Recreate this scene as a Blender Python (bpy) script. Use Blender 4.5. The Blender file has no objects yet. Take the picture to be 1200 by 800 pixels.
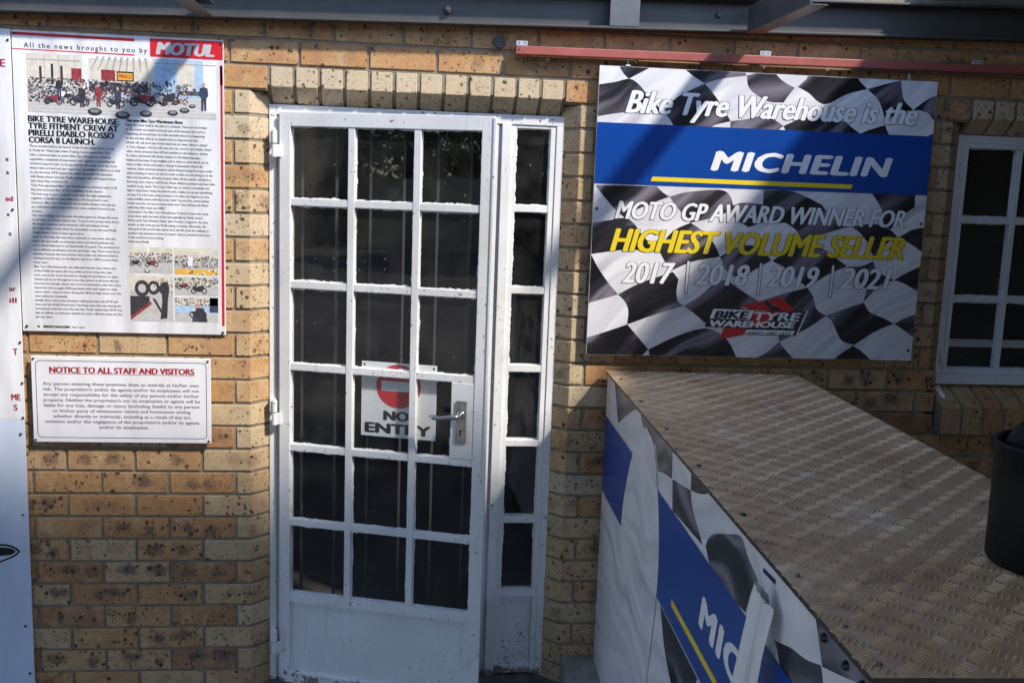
import bpy, bmesh, math, random
from mathutils import Vector, Matrix

# ------------------------------------------------------------------ camera, sky, sun, exposure
scene = bpy.context.scene
COL = scene.collection
rnd = random.Random(7)

cam_data = bpy.data.cameras.new('camera')
cam = bpy.data.objects.new('camera', cam_data)
COL.objects.link(cam)
scene.camera = cam
cam_data.sensor_width = 36.0
cam_data.sensor_fit = 'HORIZONTAL'
cam_data.lens = 34.8
cam_data.clip_start = 0.05
cam_data.clip_end = 600.0
CR = ((0.99446881, -0.09872560, 0.03584759), (0.02027038, -0.15448407, -0.98778732), (0.10305778, 0.98305032, -0.15162838))
cam.matrix_world = Matrix(((CR[0][0], -CR[1][0], -CR[2][0], 0.0),
                           (CR[0][1], -CR[1][1], -CR[2][1], -3.5117),
                           (CR[0][2], -CR[1][2], -CR[2][2], 1.8390),
                           (0, 0, 0, 1)))

SUN_TRAVEL = Vector((-1.03, 1.0, -1.36)).normalized()
world = bpy.data.worlds.new('World')
scene.world = world
world.use_nodes = True
wn = world.node_tree
sky = wn.nodes.new('ShaderNodeTexSky')
sky.sky_type = 'NISHITA'
sky.sun_disc = False
sky.sun_elevation = math.asin(-SUN_TRAVEL.z)
sky.sun_rotation = math.atan2(-SUN_TRAVEL.x, -SUN_TRAVEL.y)
sky.altitude = 1400
bg = wn.nodes['Background']
bg.inputs['Strength'].default_value = 0.19
wn.links.new(sky.outputs[0], bg.inputs['Color'])

sun_data = bpy.data.lights.new('sun', 'SUN')
sun_data.energy = 2.95
sun_data.angle = math.radians(3.6)
sun_data.color = (1.0, 0.935, 0.84)
sun = bpy.data.objects.new('sun', sun_data)
COL.objects.link(sun)
sun.rotation_euler = SUN_TRAVEL.to_track_quat('-Z', 'Y').to_euler()
sun.location = (6, -6, 8)

scene.view_settings.view_transform = 'Standard'
scene.view_settings.look = 'None'
scene.view_settings.exposure = 1.02
scene.view_settings.gamma = 1.0
scene.render.engine = 'CYCLES'
scene.cycles.use_denoising = True
scene.cycles.max_bounces = 8
scene.cycles.diffuse_bounces = 4
scene.cycles.glossy_bounces = 4
scene.cycles.transparent_max_bounces = 12
scene.cycles.caustics_reflective = False
scene.cycles.caustics_refractive = False

# ------------------------------------------------------------------ materials
def new_mat(name):
    m = bpy.data.materials.new(name)
    m.use_nodes = True
    return m, m.node_tree, m.node_tree.nodes['Principled BSDF']

def N(t, kind, **kw):
    n = t.nodes.new(kind)
    for k, v in kw.items():
        if k == 'inp':
            for a, b in v.items():
                n.inputs[a].default_value = b
        else:
            setattr(n, k, v)
    return n

def ramp(t, src, stops, interp='LINEAR'):
    r = t.nodes.new('ShaderNodeValToRGB')
    r.color_ramp.interpolation = interp
    el = r.color_ramp.elements
    while len(el) < len(stops):
        el.new(0.5)
    for e, (p, c) in zip(el, stops):
        e.position = p
        e.color = c if len(c) == 4 else (*c, 1)
    t.links.new(src, r.inputs[0])
    return r.outputs[0]

def mixc(t, fac, a, b, blend='MIX'):
    m = t.nodes.new('ShaderNodeMix')
    m.data_type = 'RGBA'
    m.blend_type = blend
    for sock, v in ((m.inputs[0], fac), (m.inputs[6], a), (m.inputs[7], b)):
        if hasattr(v, 'links') or hasattr(v, 'is_linked'):
            t.links.new(v, sock)
        elif isinstance(v, (int, float)):
            sock.default_value = v
        else:
            sock.default_value = (*v, 1) if len(v) == 3 else v
    return m.outputs[2]

def mth(t, op, a, b=None, clamp=False):
    m = t.nodes.new('ShaderNodeMath')
    m.operation = op
    m.use_clamp = clamp
    for i, v in enumerate((a, b)):
        if v is None:
            continue
        if isinstance(v, (int, float)):
            m.inputs[i].default_value = v
        else:
            t.links.new(v, m.inputs[i])
    return m.outputs[0]

def noise(t, vec, scale, detail=4, rough=0.55, dist=0.0):
    n = N(t, 'ShaderNodeTexNoise', inp={'Scale': scale, 'Detail': detail, 'Roughness': rough, 'Distortion': dist})
    t.links.new(vec, n.inputs['Vector'])
    return n.outputs[0]

def pos(t):
    return t.nodes.new('ShaderNodeNewGeometry').outputs['Position']

def bump(t, bsdf, h, strength, dist=0.002):
    b = N(t, 'ShaderNodeBump', inp={'Strength': strength, 'Distance': dist})
    t.links.new(h, b.inputs['Height'])
    t.links.new(b.outputs[0], bsdf.inputs['Normal'])

def plain(name, col, rough=0.5, metal=0.0, var=0.0, vscale=6.0, spec=None, bmp=0.0, bscale=120.0):
    m, t, b = new_mat(name)
    b.inputs['Base Color'].default_value = (*col, 1)
    b.inputs['Roughness'].default_value = rough
    b.inputs['Metallic'].default_value = metal
    if spec is not None:
        b.inputs['Specular IOR Level'].default_value = spec
    p = pos(t)
    if var:
        n = noise(t, p, vscale, 5)
        lo = tuple(c * (1 - var) for c in col)
        hi = tuple(min(1, c * (1 + var)) for c in col)
        t.links.new(ramp(t, n, [(0.3, lo), (0.7, hi)]), b.inputs['Base Color'])
    if bmp:
        bump(t, b, noise(t, p, bscale, 4), bmp)
    return m

def brick_material():
    m, t, b = new_mat('fired clay brick')
    att = N(t, 'ShaderNodeAttribute', attribute_name='brick')
    sep = t.nodes.new('ShaderNodeSeparateColor')
    t.links.new(att.outputs['Color'], sep.inputs[0])
    tone, seed, smear = sep.outputs[0], sep.outputs[1], sep.outputs[2]
    p = pos(t)
    off = N(t, 'ShaderNodeVectorMath', operation='SCALE', inp={'Scale': 37.0})
    cmb = t.nodes.new('ShaderNodeCombineXYZ')
    for i in range(3):
        t.links.new(mth(t, 'MULTIPLY', seed, (1.0, 1.7, 0.6)[i]), cmb.inputs[i])
    t.links.new(cmb.outputs[0], off.inputs[0])
    add = N(t, 'ShaderNodeVectorMath', operation='ADD')
    t.links.new(p, add.inputs[0]); t.links.new(off.outputs[0], add.inputs[1])
    v = add.outputs[0]
    base = ramp(t, tone, [(0.0, (.57, .475, .335)), (0.18, (.53, .40, .235)), (0.45, (.51, .31, .135)),
                          (0.7, (.48, .245, .088)), (0.88, (.36, .165, .075)), (1.0, (.20, .105, .065))])
    # soft cloudy tint along the brick
    cl = noise(t, v, 9, 3)
    tf = ramp(t, tone, [(0.08, (.12, .12, .12)), (0.4, (1, 1, 1))])
    base = mixc(t, mth(t, 'MULTIPLY', ramp(t, cl, [(0.42, (0, 0, 0)), (0.66, (.8, .8, .8))]), tf), base, (.46, .225, .085))
    pk = noise(t, v, 23, 4, .6)
    base = mixc(t, mth(t, 'MULTIPLY', ramp(t, pk, [(0.48, (0, 0, 0)), (0.64, (.7, .7, .7))]), tf), base, (.42, .19, .10))
    cl2 = noise(t, v, 14, 4)
    base = mixc(t, ramp(t, cl2, [(0.52, (0, 0, 0)), (0.72, (.6, .6, .6))]), base, (.58, .43, .245))
    # smoky purple brown kiln flashes: two rounded patches on many bricks, noisy at the rim
    pl_ = N(t, 'ShaderNodeAttribute', attribute_name='brick_place')
    sl = t.nodes.new('ShaderNodeSeparateColor')
    t.links.new(pl_.outputs['Color'], sl.inputs[0])
    rag = mth(t, 'SUBTRACT', noise(t, v, 38, 5, .7), .5)
    hash2 = mth(t, 'FRACT', mth(t, 'MULTIPLY', seed, 57.31))
    hash3 = mth(t, 'FRACT', mth(t, 'MULTIPLY', seed, 131.7))
    hash4 = mth(t, 'FRACT', mth(t, 'MULTIPLY', seed, 311.9))
    patch = None
    for sgn, hs, hv in ((-1, hash2, hash3), (1, hash3, hash4)):
        cx = mth(t, 'ADD', .5 + sgn * .16, mth(t, 'MULTIPLY', mth(t, 'SUBTRACT', hs, .5), .30))
        cz = mth(t, 'ADD', .5, mth(t, 'MULTIPLY', mth(t, 'SUBTRACT', hv, .5), .10))
        wx = mth(t, 'ADD', .085, mth(t, 'MULTIPLY', hv, .12))
        dx = mth(t, 'DIVIDE', mth(t, 'SUBTRACT', sl.outputs[0], cx), wx)
        dz = mth(t, 'DIVIDE', mth(t, 'SUBTRACT', sl.outputs[1], cz), .115)
        dd = mth(t, 'SQRT', mth(t, 'ADD', mth(t, 'MULTIPLY', dx, dx), mth(t, 'MULTIPLY', dz, dz)))
        q = mth(t, 'SUBTRACT', mth(t, 'SUBTRACT', 1.0, dd), mth(t, 'MULTIPLY', rag, -2.2))
        q = mth(t, 'MULTIPLY', mth(t, 'MULTIPLY', q, 1.5, True), mth(t, 'GREATER_THAN', hs, .22))
        patch = q if patch is None else mth(t, 'MAXIMUM', patch, q)
    patch = mth(t, 'MULTIPLY', patch, ramp(t, smear, [(0.20, (0, 0, 0)), (0.48, (1, 1, 1))]))
    base = mixc(t, mth(t, 'MULTIPLY', patch, .86), base, ramp(t, hash4, [(0.0, (.15, .085, .06)), (0.6, (.20, .105, .065)), (1.0, (.11, .085, .08))]))
    # fine sand grain
    gr = noise(t, v, 420, 3)
    base = mixc(t, ramp(t, gr, [(0.35, (.0, .0, .0)), (0.75, (.30, .30, .30))]), base, (.62, .47, .29))
    # iron spots in three sizes, wobbling outlines
    wob = N(t, 'ShaderNodeTexNoise', inp={'Scale': 150.0, 'Detail': 5.0, 'Roughness': .65})
    t.links.new(v, wob.inputs['Vector'])
    wv = N(t, 'ShaderNodeVectorMath', operation='SCALE', inp={'Scale': 0.024})
    t.links.new(wob.outputs[1], wv.inputs[0])
    vv = N(t, 'ShaderNodeVectorMath', operation='ADD')
    t.links.new(v, vv.inputs[0]); t.links.new(wv.outputs[0], vv.inputs[1])
    dark = None
    crowdn = noise(t, v, 12, 3)
    for sc, lo, hi, keep in ((52.0, .12, .52, .71), (100.0, .14, .48, .58), (230.0, .18, .46, .52), (430.0, .20, .44, .50)):
        vo = N(t, 'ShaderNodeTexVoronoi', inp={'Scale': sc, 'Randomness': 1.0})
        t.links.new(vv.outputs[0], vo.inputs['Vector'])
        s2 = t.nodes.new('ShaderNodeSeparateColor')
        t.links.new(vo.outputs['Color'], s2.inputs[0])
        # spots crowd together in patches
        crowd = mth(t, 'ADD', ramp(t, crowdn, [(0.36, (0, 0, 0)), (0.62, (.34, .34, .34))]), mth(t, 'MULTIPLY', patch, .44))
        pres = mth(t, 'GREATER_THAN', mth(t, 'ADD', s2.outputs[0], crowd), keep + .24)
        rad = mth(t, 'ADD', mth(t, 'MULTIPLY', s2.outputs[1], hi - lo), lo)
        d = mth(t, 'SUBTRACT', rad, vo.outputs['Distance'])
        sp = mth(t, 'MULTIPLY', mth(t, 'MULTIPLY', d, 8.0, True), pres)
        dark = sp if dark is None else mth(t, 'MAXIMUM', dark, sp)
    spotcol = ramp(t, noise(t, v, 60, 2), [(0.35, (.026, .021, .022)), (0.7, (.105, .046, .028))])
    base = mixc(t, mth(t, 'MULTIPLY', dark, .93), base, spotcol)
    t.links.new(base, b.inputs['Base Color'])
    b.inputs['Roughness'].default_value = .78
    b.inputs['Specular IOR Level'].default_value = .25
    h = mth(t, 'ADD', mth(t, 'MULTIPLY', noise(t, v, 260, 5), .7), mth(t, 'MULTIPLY', noise(t, v, 40, 4), .8))
    h = mth(t, 'SUBTRACT', h, mth(t, 'MULTIPLY', dark, .25))
    bump(t, b, h, .55, .0022)
    return m

def mortar_material():
    m, t, b = new_mat('grey brown mortar')
    p = pos(t)
    c = ramp(t, noise(t, p, 25, 6), [(0.3, (.20, .165, .115)), (0.7, (.33, .28, .20))])
    t.links.new(c, b.inputs['Base Color'])
    b.inputs['Roughness'].default_value = .95
    bump(t, b, noise(t, p, 300, 5), .8, .003)
    return m

def paint_material(name, col, chips=0.5, rough=.38):
    m, t, b = new_mat(name)
    p = pos(t)
    n1 = noise(t, p, 5, 5)
    lo = tuple(c * .90 for c in col)
    base = ramp(t, n1, [(0.35, lo), (0.65, col)])
    # thin grime runs
    sc = N(t, 'ShaderNodeVectorMath', operation='MULTIPLY')
    sc.inputs[1].default_value = (60, 60, 5)
    t.links.new(p, sc.inputs[0])
    g = noise(t, sc.outputs[0], 1.0, 4)
    base = mixc(t, ramp(t, g, [(0.58, (0, 0, 0)), (0.8, (.35, .35, .35))]), base, (.45, .42, .36))
    # chips down to dark primer
    ch = noise(t, p, 70, 6, .65)
    big = noise(t, p, 4, 3)
    f = mth(t, 'ADD', ch, mth(t, 'MULTIPLY', big, .25))
    fac = ramp(t, f, [(0.80 - .04 * chips, (0, 0, 0)), (0.83 - .04 * chips, (1, 1, 1))])
    base = mixc(t, fac, base, (.10, .075, .06))
    sx = t.nodes.new('ShaderNodeSeparateXYZ')
    t.links.new(p, sx.inputs[0])
    foot = ramp(t, sx.outputs[2], [(0.0, (.22, .22, .22)), (0.03, (.10, .10, .10)), (0.07, (0, 0, 0))])
    gf = ramp(t, mth(t, 'ADD', noise(t, p, 28, 6, .7), foot), [(0.68, (0, 0, 0)), (0.73, (.9, .9, .9))])
    base = mixc(t, gf, base, (.16, .12, .09))
    hand = noise(t, p, 3.5, 6, .65)
    base = mixc(t, ramp(t, hand, [(0.52, (0, 0, 0)), (0.75, (.30, .30, .30))]), base, (.52, .49, .42))
    t.links.new(base, b.inputs['Base Color'])
    b.inputs['Roughness'].default_value = rough
    h = mth(t, 'ADD', noise(t, p, 30, 3), mth(t, 'MULTIPLY', noise(t, p, 160, 3), .4))
    bump(t, b, h, .22, .003)
    return m

def glass_material():
    m, t, b = new_mat('window glass')
    t.nodes.remove(b)
    out = t.nodes['Material Output']
    tr = N(t, 'ShaderNodeBsdfTransparent')
    tr.inputs[0].default_value = (.95, .97, .96, 1)
    gl = N(t, 'ShaderNodeBsdfGlossy')
    gl.inputs['Roughness'].default_value = .015
    p = pos(t)
    bp = N(t, 'ShaderNodeBump', inp={'Strength': .035, 'Distance': .01})
    t.links.new(noise(t, p, 6, 2), bp.inputs['Height'])
    t.links.new(bp.outputs[0], gl.inputs['Normal'])
    geo = t.nodes.new('ShaderNodeNewGeometry')
    dt = N(t, 'ShaderNodeVectorMath', operation='DOT_PRODUCT')
    t.links.new(geo.outputs['Normal'], dt.inputs[0]); t.links.new(geo.outputs['Incoming'], dt.inputs[1])
    sch = mth(t, 'POWER', mth(t, 'SUBTRACT', 1.0, mth(t, 'ABSOLUTE', dt.outputs['Value'])), 5.0)
    refl = mth(t, 'ADD', mth(t, 'MULTIPLY', sch, .85), .075)
    mx = t.nodes.new('ShaderNodeMixShader')
    t.links.new(refl, mx.inputs[0])
    t.links.new(tr.outputs[0], mx.inputs[1]); t.links.new(gl.outputs[0], mx.inputs[2])
    # dust film and a few specks of paint
    df = N(t, 'ShaderNodeBsdfDiffuse')
    df.inputs[0].default_value = (.55, .53, .5, 1)
    dust = ramp(t, noise(t, p, 9, 5, .6), [(0.35, (.004, .004, .004)), (0.8, (.055, .055, .055))])
    vo = N(t, 'ShaderNodeTexVoronoi', inp={'Scale': 45.0})
    t.links.new(p, vo.inputs['Vector'])
    s2 = t.nodes.new('ShaderNodeSeparateColor')
    t.links.new(vo.outputs['Color'], s2.inputs[0])
    sp = mth(t, 'MULTIPLY', mth(t, 'LESS_THAN', vo.outputs['Distance'], .085), mth(t, 'GREATER_THAN', s2.outputs[0], .86))
    fac = mth(t, 'MAXIMUM', dust, mth(t, 'MULTIPLY', sp, .7))
    mx2 = t.nodes.new('ShaderNodeMixShader')
    t.links.new(fac, mx2.inputs[0])
    t.links.new(mx.outputs[0], mx2.inputs[1]); t.links.new(df.outputs[0], mx2.inputs[2])
    t.links.new(mx2.outputs[0], out.inputs[0])
    return m

def sign_board(name, col, rough=.3, dirt=.25):
    m, t, b = new_mat(name)
    p = pos(t)
    sc = N(t, 'ShaderNodeVectorMath', operation='MULTIPLY')
    sc.inputs[1].default_value = (14, 14, 2.0)
    t.links.new(p, sc.inputs[0])
    g = noise(t, sc.outputs[0], 1.0, 6)
    base = ramp(t, g, [(0.35, tuple(c * (1 - dirt) for c in col)), (0.62, col)])
    spk = noise(t, p, 140, 3)
    base = mixc(t, ramp(t, spk, [(0.74, (0, 0, 0)), (0.80, (.5, .5, .5))]), base, (.25, .22, .18))
    t.links.new(base, b.inputs['Base Color'])
    b.inputs['Roughness'].default_value = rough
    bump(t, b, noise(t, p, 3.2, 2), .35, .006)
    return m

def flag_material(name, dark):
    """printed satin flag: the print itself carries soft silver fold lines"""
    m, t, b = new_mat(name)
    p = pos(t)
    mp = N(t, 'ShaderNodeMapping')
    mp.inputs['Rotation'].default_value = (0, math.radians(38), 0)
    t.links.new(p, mp.inputs[0])
    nz = N(t, 'ShaderNodeTexNoise', inp={'Scale': 2.2, 'Detail': 2.0})
    t.links.new(p, nz.inputs['Vector'])
    dv = N(t, 'ShaderNodeVectorMath', operation='SCALE', inp={'Scale': .22})
    t.links.new(nz.outputs[1], dv.inputs[0])
    ad = N(t, 'ShaderNodeVectorMath', operation='ADD')
    t.links.new(mp.outputs[0], ad.inputs[0]); t.links.new(dv.outputs[0], ad.inputs[1])
    st = N(t, 'ShaderNodeVectorMath', operation='MULTIPLY')
    st.inputs[1].default_value = (1.2, 1.2, 10.5)
    t.links.new(ad.outputs[0], st.inputs[0])
    f = noise(t, st.outputs[0], 1.0, 2, .5)
    if dark:
        c = ramp(t, f, [(0.40, (.007, .007, .009)), (0.52, (.03, .028, .036)), (0.62, (.22, .195, .24)), (0.70, (.04, .037, .046))])
    else:
        c = ramp(t, f, [(0.30, (.47, .455, .50)), (0.46, (.78, .77, .79)), (0.56, (.62, .61, .65)), (0.68, (.74, .73, .76))])
    t.links.new(c, b.inputs['Base Color'])
    b.inputs['Roughness'].default_value = .27
    bump(t, b, noise(t, p, 3.0, 2), .3, .006)
    return m

def tread_material():
    m, t, b = new_mat('dirty aluminium tread plate')
    p = pos(t)
    n1 = noise(t, p, 4.5, 6, .6)
    c = ramp(t, n1, [(0.3, (.56, .35, .19)), (0.55, (.75, .51, .30)), (0.75, (.90, .69, .46))])
    n2 = noise(t, p, 45, 5)
    c = mixc(t, ramp(t, n2, [(0.5, (0, 0, 0)), (0.75, (.5, .5, .5))]), c, (.36, .235, .135))
    # scuffs worn along the plate and dark grime stains
    sw = N(t, 'ShaderNodeVectorMath', operation='MULTIPLY')
    sw.inputs[1].default_value = (22, 2.2, 1)
    t.links.new(p, sw.inputs[0])
    c = mixc(t, ramp(t, noise(t, sw.outputs[0], 1.0, 5, .6), [(0.56, (0, 0, 0)), (0.74, (.5, .5, .5))]), c, (.85, .74, .60))
    c = mixc(t, ramp(t, noise(t, p, 8, 5, .65, .6), [(0.56, (0, 0, 0)), (0.70, (.6, .6, .6))]), c, (.20, .125, .075))
    t.links.new(c, b.inputs['Base Color'])
    b.inputs['Metallic'].default_value = .22
    t.links.new(ramp(t, noise(t, p, 12, 5), [(0.3, (.32,) * 3), (0.7, (.52,) * 3)]), b.inputs['Roughness'])
    bump(t, b, mth(t, 'ADD', noise(t, p, 5, 3), mth(t, 'MULTIPLY', noise(t, p, 200, 3), .08)), .35, .006)
    return m

def steel_paint(name, col, rough=.35, wear=(.35, .33, .31)):
    m, t, b = new_mat(name)
    p = pos(t)
    c = ramp(t, noise(t, p, 7, 5), [(0.3, tuple(x * .8 for x in col)), (0.7, tuple(x * 1.2 for x in col))])
    w = noise(t, p, 60, 6, .7)
    c = mixc(t, ramp(t, w, [(0.70, (0, 0, 0)), (0.74, (.6, .6, .6))]), c, wear)
    t.links.new(c, b.inputs['Base Color'])
    b.inputs['Roughness'].default_value = rough
    bump(t, b, noise(t, p, 25, 4), .2, .003)
    return m

def paving_material():
    m, t, b = new_mat('yard paving')
    p = pos(t)
    br = N(t, 'ShaderNodeTexBrick', inp={'Scale': 1.0, 'Mortar Size': .006, 'Brick Width': .22, 'Row Height': .11,
                                          'Color1': (.17, .155, .145, 1), 'Color2': (.235, .21, .19, 1), 'Mortar': (.05, .045, .04, 1)})
    t.links.new(p, br.inputs['Vector'])
    c = mixc(t, ramp(t, noise(t, p, 1.3, 5), [(0.4, (0, 0, 0)), (0.7, (.5, .5, .5))]), br.outputs[0], (.12, .11, .105))
    t.links.new(c, b.inputs['Base Color'])
    b.inputs['Roughness'].default_value = .9
    bump(t, b, noise(t, p, 90, 4), .5, .003)
    return m

M = {
    'brick': brick_material(),
    'mortar': mortar_material(),
    'white_paint': paint_material('old white gloss paint', (.80, .80, .80), .8),
    'window_paint': paint_material('window white paint', (.76, .77, .79), .3),
    'glass': glass_material(),
    'board': sign_board('white sign board', (.80, .80, .82)),
    'board_blue': sign_board('bluish white panel', (.62, .69, .82), .3, .12),
    'notice': sign_board('white notice board', (.80, .79, .82), .35, .1),
    'flag_white': flag_material('silver white flag print', False),
    'flag_black': flag_material('black flag print', True),
    'blue': plain('blue print', (.002, .052, .285), .28, var=.08, vscale=3),
    'white': plain('white print', (.80, .80, .82), .3),
    'silver': plain('silver print', (.50, .51, .54), .3),
    'yellow': plain('yellow print', (.80, .60, .02), .3),
    'black': plain('black print', (.012, .012, .014), .32),
    'ink': plain('dark grey ink', (.045, .045, .06), .4),
    'red': plain('red print', (.60, .018, .03), .3),
    'dark_red': plain('dark red print', (.34, .012, .035), .35),
    'logo_red': plain('logo red', (.52, .02, .02), .3),
    'rail': steel_paint('red oxide primer', (.33, .085, .068), .42, (.42, .25, .2)),
    'beam': steel_paint('charcoal enamel', (.055, .053, .052), .5, (.10, .10, .10)),
    'plate_grey': steel_paint('grey enamel', (.10, .102, .108), .34),
    'galv': plain('galvanised steel', (.55, .56, .57), .38, .6, .15, 40),
    'chrome': plain('worn chrome', (.50, .47, .43), .24, .95, .25, 60),
    'tread': tread_material(),
    'edge_metal': plain('dark edge metal', (.06, .055, .045), .45, .5, .3, 40),
    'black_plastic': plain('black plastic', (.005, .005, .006), .62, 0, .4, 25, spec=.22, bmp=.3),
    'paper': plain('white vinyl roll', (.74, .73, .74), .42, 0, .06, 9),
    'concrete': plain('grey concrete', (.27, .25, .22), .9, 0, .25, 14, bmp=.5),
    'step': plain('dark door step', (.10, .085, .07), .9, 0, .4, 18, bmp=.6),
    'paving': paving_material(),
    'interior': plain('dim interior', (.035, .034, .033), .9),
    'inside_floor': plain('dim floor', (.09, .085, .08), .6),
    'bar': plain('grey steel bars', (.035, .035, .035), .6),
    'screw': plain('dark screw', (.06, .055, .05), .5, .6),
    'photo_floor': plain('printed grey floor', (.52, .50, .48), .35, var=.12, vscale=60),
    'photo_wall': plain('printed cream wall', (.66, .61, .52), .35, var=.12, vscale=50),
    'photo_shade': plain('printed shade', (.40, .38, .34), .35, var=.15, vscale=40),
    'photo_floor2': plain('printed floor sheen', (.60, .585, .565), .35, var=.10, vscale=45),
    'photo_steel': plain('printed dark steel', (.11, .11, .125), .35, var=.5, vscale=140),
    'photo_dark': plain('printed dark', (.045, .043, .05), .35, var=.6, vscale=160),
    'photo_grey': plain('printed mid grey', (.26, .26, .28), .35, var=.4, vscale=120),
    'photo_red': plain('printed red', (.30, .045, .05), .35, var=.5, vscale=130),
    'photo_blue': plain('printed pale blue', (.40, .55, .72), .35, var=.2, vscale=60),
    'photo_navy': plain('printed navy', (.05, .06, .11), .35, var=.4, vscale=120),
    'photo_orange': plain('printed orange', (.75, .42, .06), .35),
    'photo_skin': plain('printed skin', (.55, .33, .24), .35),
    'roof': plain('white roof sheet', (.72, .70, .66), .6, 0),
    'shade_net': plain('dark shade net', (.03, .035, .03), .9),
    'render_wall': plain('painted plaster', (.42, .36, .27), .9, 0, .12, 1.5),
    'dark_plaster': plain('dark plaster', (.16, .14, .115), .9),
    'bark': plain('bark', (.09, .07, .05), .9),
    'leaf': plain('leaf', (.06, .11, .03), .6, 0, .4, 3),
    'dark_open': plain('dark opening', (.02, .02, .022), .3),
    'sign_cream': plain('cream sign', (.55, .48, .30), .5),
    }

# ------------------------------------------------------------------ mesh helpers
class MB:
    def __init__(s):
        s.v, s.f, s.mi, s.mats = [], [], [], []
    def m(s, key):
        if key not in s.mats:
            s.mats.append(key)
        return s.mats.index(key)
    def add(s, verts, faces, key):
        b = len(s.v)
        s.v += [tuple(q) for q in verts]
        k = s.m(key)
        for f in faces:
            s.f.append([b + i for i in f])
            s.mi.append(k)
    def box(s, x0, x1, y0, y1, z0, z1, key):
        v = [(x, y, z) for z in (z0, z1) for y in (y0, y1) for x in (x0, x1)]
        s.add(v, [(0, 2, 3, 1), (4, 5, 7, 6), (0, 1, 5, 4), (2, 6, 7, 3), (0, 4, 6, 2), (1, 3, 7, 5)], key)
    def prism(s, pts, axis_a, axis_b, key):
        """closed ring of 3D points swept from offset a to offset b"""
        n = len(pts)
        a = [Vector(p) + Vector(axis_a) for p in pts]
        b = [Vector(p) + Vector(axis_b) for p in pts]
        s.add(a + b, [list(range(n))[::-1], list(range(n, 2 * n))] + [(i, (i + 1) % n, n + (i + 1) % n, n + i) for i in range(n)], key)
    def tube(s, path, r, key, n=12, cap=True):
        rings = []
        path = [Vector(p) for p in path]
        rs = r if isinstance(r, (list, tuple)) else [r] * len(path)
        vs = []
        for i, p in enumerate(path):
            d = (path[min(i + 1, len(path) - 1)] - path[max(i - 1, 0)]).normalized()
            up = Vector((0, 0, 1)) if abs(d.z) < .9 else Vector((1, 0, 0))
            u = d.cross(up).normalized(); w = d.cross(u)
            vs += [p + (u * math.cos(2 * math.pi * k / n) + w * math.sin(2 * math.pi * k / n)) * rs[i] for k in range(n)]
        fs = []
        for i in range(len(path) - 1):
            for k in range(n):
                fs.append((i * n + k, i * n + (k + 1) % n, (i + 1) * n + (k + 1) % n, (i + 1) * n + k))
        if cap:
            fs.append(list(range(n))[::-1]); fs.append([(len(path) - 1) * n + k for k in range(n)])
        s.add(vs, fs, key)
    def build(s, name, parent=None, origin=None, bevel=0.0, smooth=False, local=False, segs=2):
        """vertices are world coordinates unless local; origin/parent location is taken off"""
        me = bpy.data.meshes.new(name)
        o3 = Vector((0, 0, 0))
        if parent is not None and not local:
            o3 = Vector(parent['_o']) if '_o' in parent else Vector((0, 0, 0))
        elif origin is not None:
            o3 = Vector(origin)
        me.from_pydata([tuple(Vector(q) - o3) for q in s.v], [], s.f)
        for k in s.mats:
            me.materials.append(M[k])
        me.polygons.foreach_set('material_index', s.mi)
        if bevel or True:
            bm = bmesh.new(); bm.from_mesh(me)
            bmesh.ops.recalc_face_normals(bm, faces=bm.faces)
            if bevel:
                bmesh.ops.bevel(bm, geom=list(bm.edges), offset=bevel, segments=segs, profile=.6, affect='EDGES', clamp_overlap=True)
            bm.to_mesh(me); bm.free()
        if smooth:
            me.polygons.foreach_set('use_smooth', [True] * len(me.polygons))
        o = bpy.data.objects.new(name, me)
        COL.objects.link(o)
        if parent is not None:
            o.parent = parent
            o['_o'] = tuple(o3) if not local else (0, 0, 0)
        elif origin is not None:
            o.location = origin
            o['_o'] = tuple(origin)
        else:
            o['_o'] = (0, 0, 0)
        return o

def thing(name, label, cat, loc=(0, 0, 0), rotz=0.0, group=None):
    o = bpy.data.objects.new(name, None)
    o.empty_display_size = .1
    COL.objects.link(o)
    o.location = loc
    o.rotation_euler = (0, 0, rotz)
    o['label'] = label; o['category'] = cat
    if group: o['group'] = group
    o['_o'] = tuple(loc)
    return o

def tag(o, label, cat, group=None):
    o['label'] = label; o['category'] = cat
    if group: o['group'] = group
    return o

def structure(o):
    o['kind'] = 'structure'
    return o

# --- flat printing: a plane with u (right), v (up) and n (towards the viewer)
class Plane:
    def __init__(s, o, u, v, n):
        s.o, s.u, s.vv, s.n = Vector(o), Vector(u), Vector(v), Vector(n)
    def at(s, u, v, lay=0.0):
        return s.o + s.u * u + s.vv * v + s.n * lay

LAY = .00035
def poly(mb, pl, pts, lay, key):
    mb.add([pl.at(u, v, lay * LAY) for u, v in pts], [list(range(len(pts)))], key)
def rect(mb, pl, u0, v0, u1, v1, lay, key):
    poly(mb, pl, [(u0, v0), (u1, v0), (u1, v1), (u0, v1)], lay, key)
def disc(mb, pl, u, v, ru, rv, lay, key, n=28, a0=0.0):
    poly(mb, pl, [(u + ru * math.cos(2 * math.pi * k / n), v + rv * math.sin(2 * math.pi * k / n)) for k in range(n)], lay, key)
def annulus(mb, pl, u, v, ru, rv, w, lay, key, n=24):
    vs, fs = [], []
    for k in range(n):
        c, s_ = math.cos(2 * math.pi * k / n), math.sin(2 * math.pi * k / n)
        vs.append(pl.at(u + ru * c, v + rv * s_, lay * LAY)); vs.append(pl.at(u + ru * c * w, v + rv * s_ * w, lay * LAY))
    for k in range(n):
        j = (k + 1) % n
        fs.append((2 * k, 2 * j, 2 * j + 1, 2 * k + 1))
    mb.add(vs, fs, key)
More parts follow.
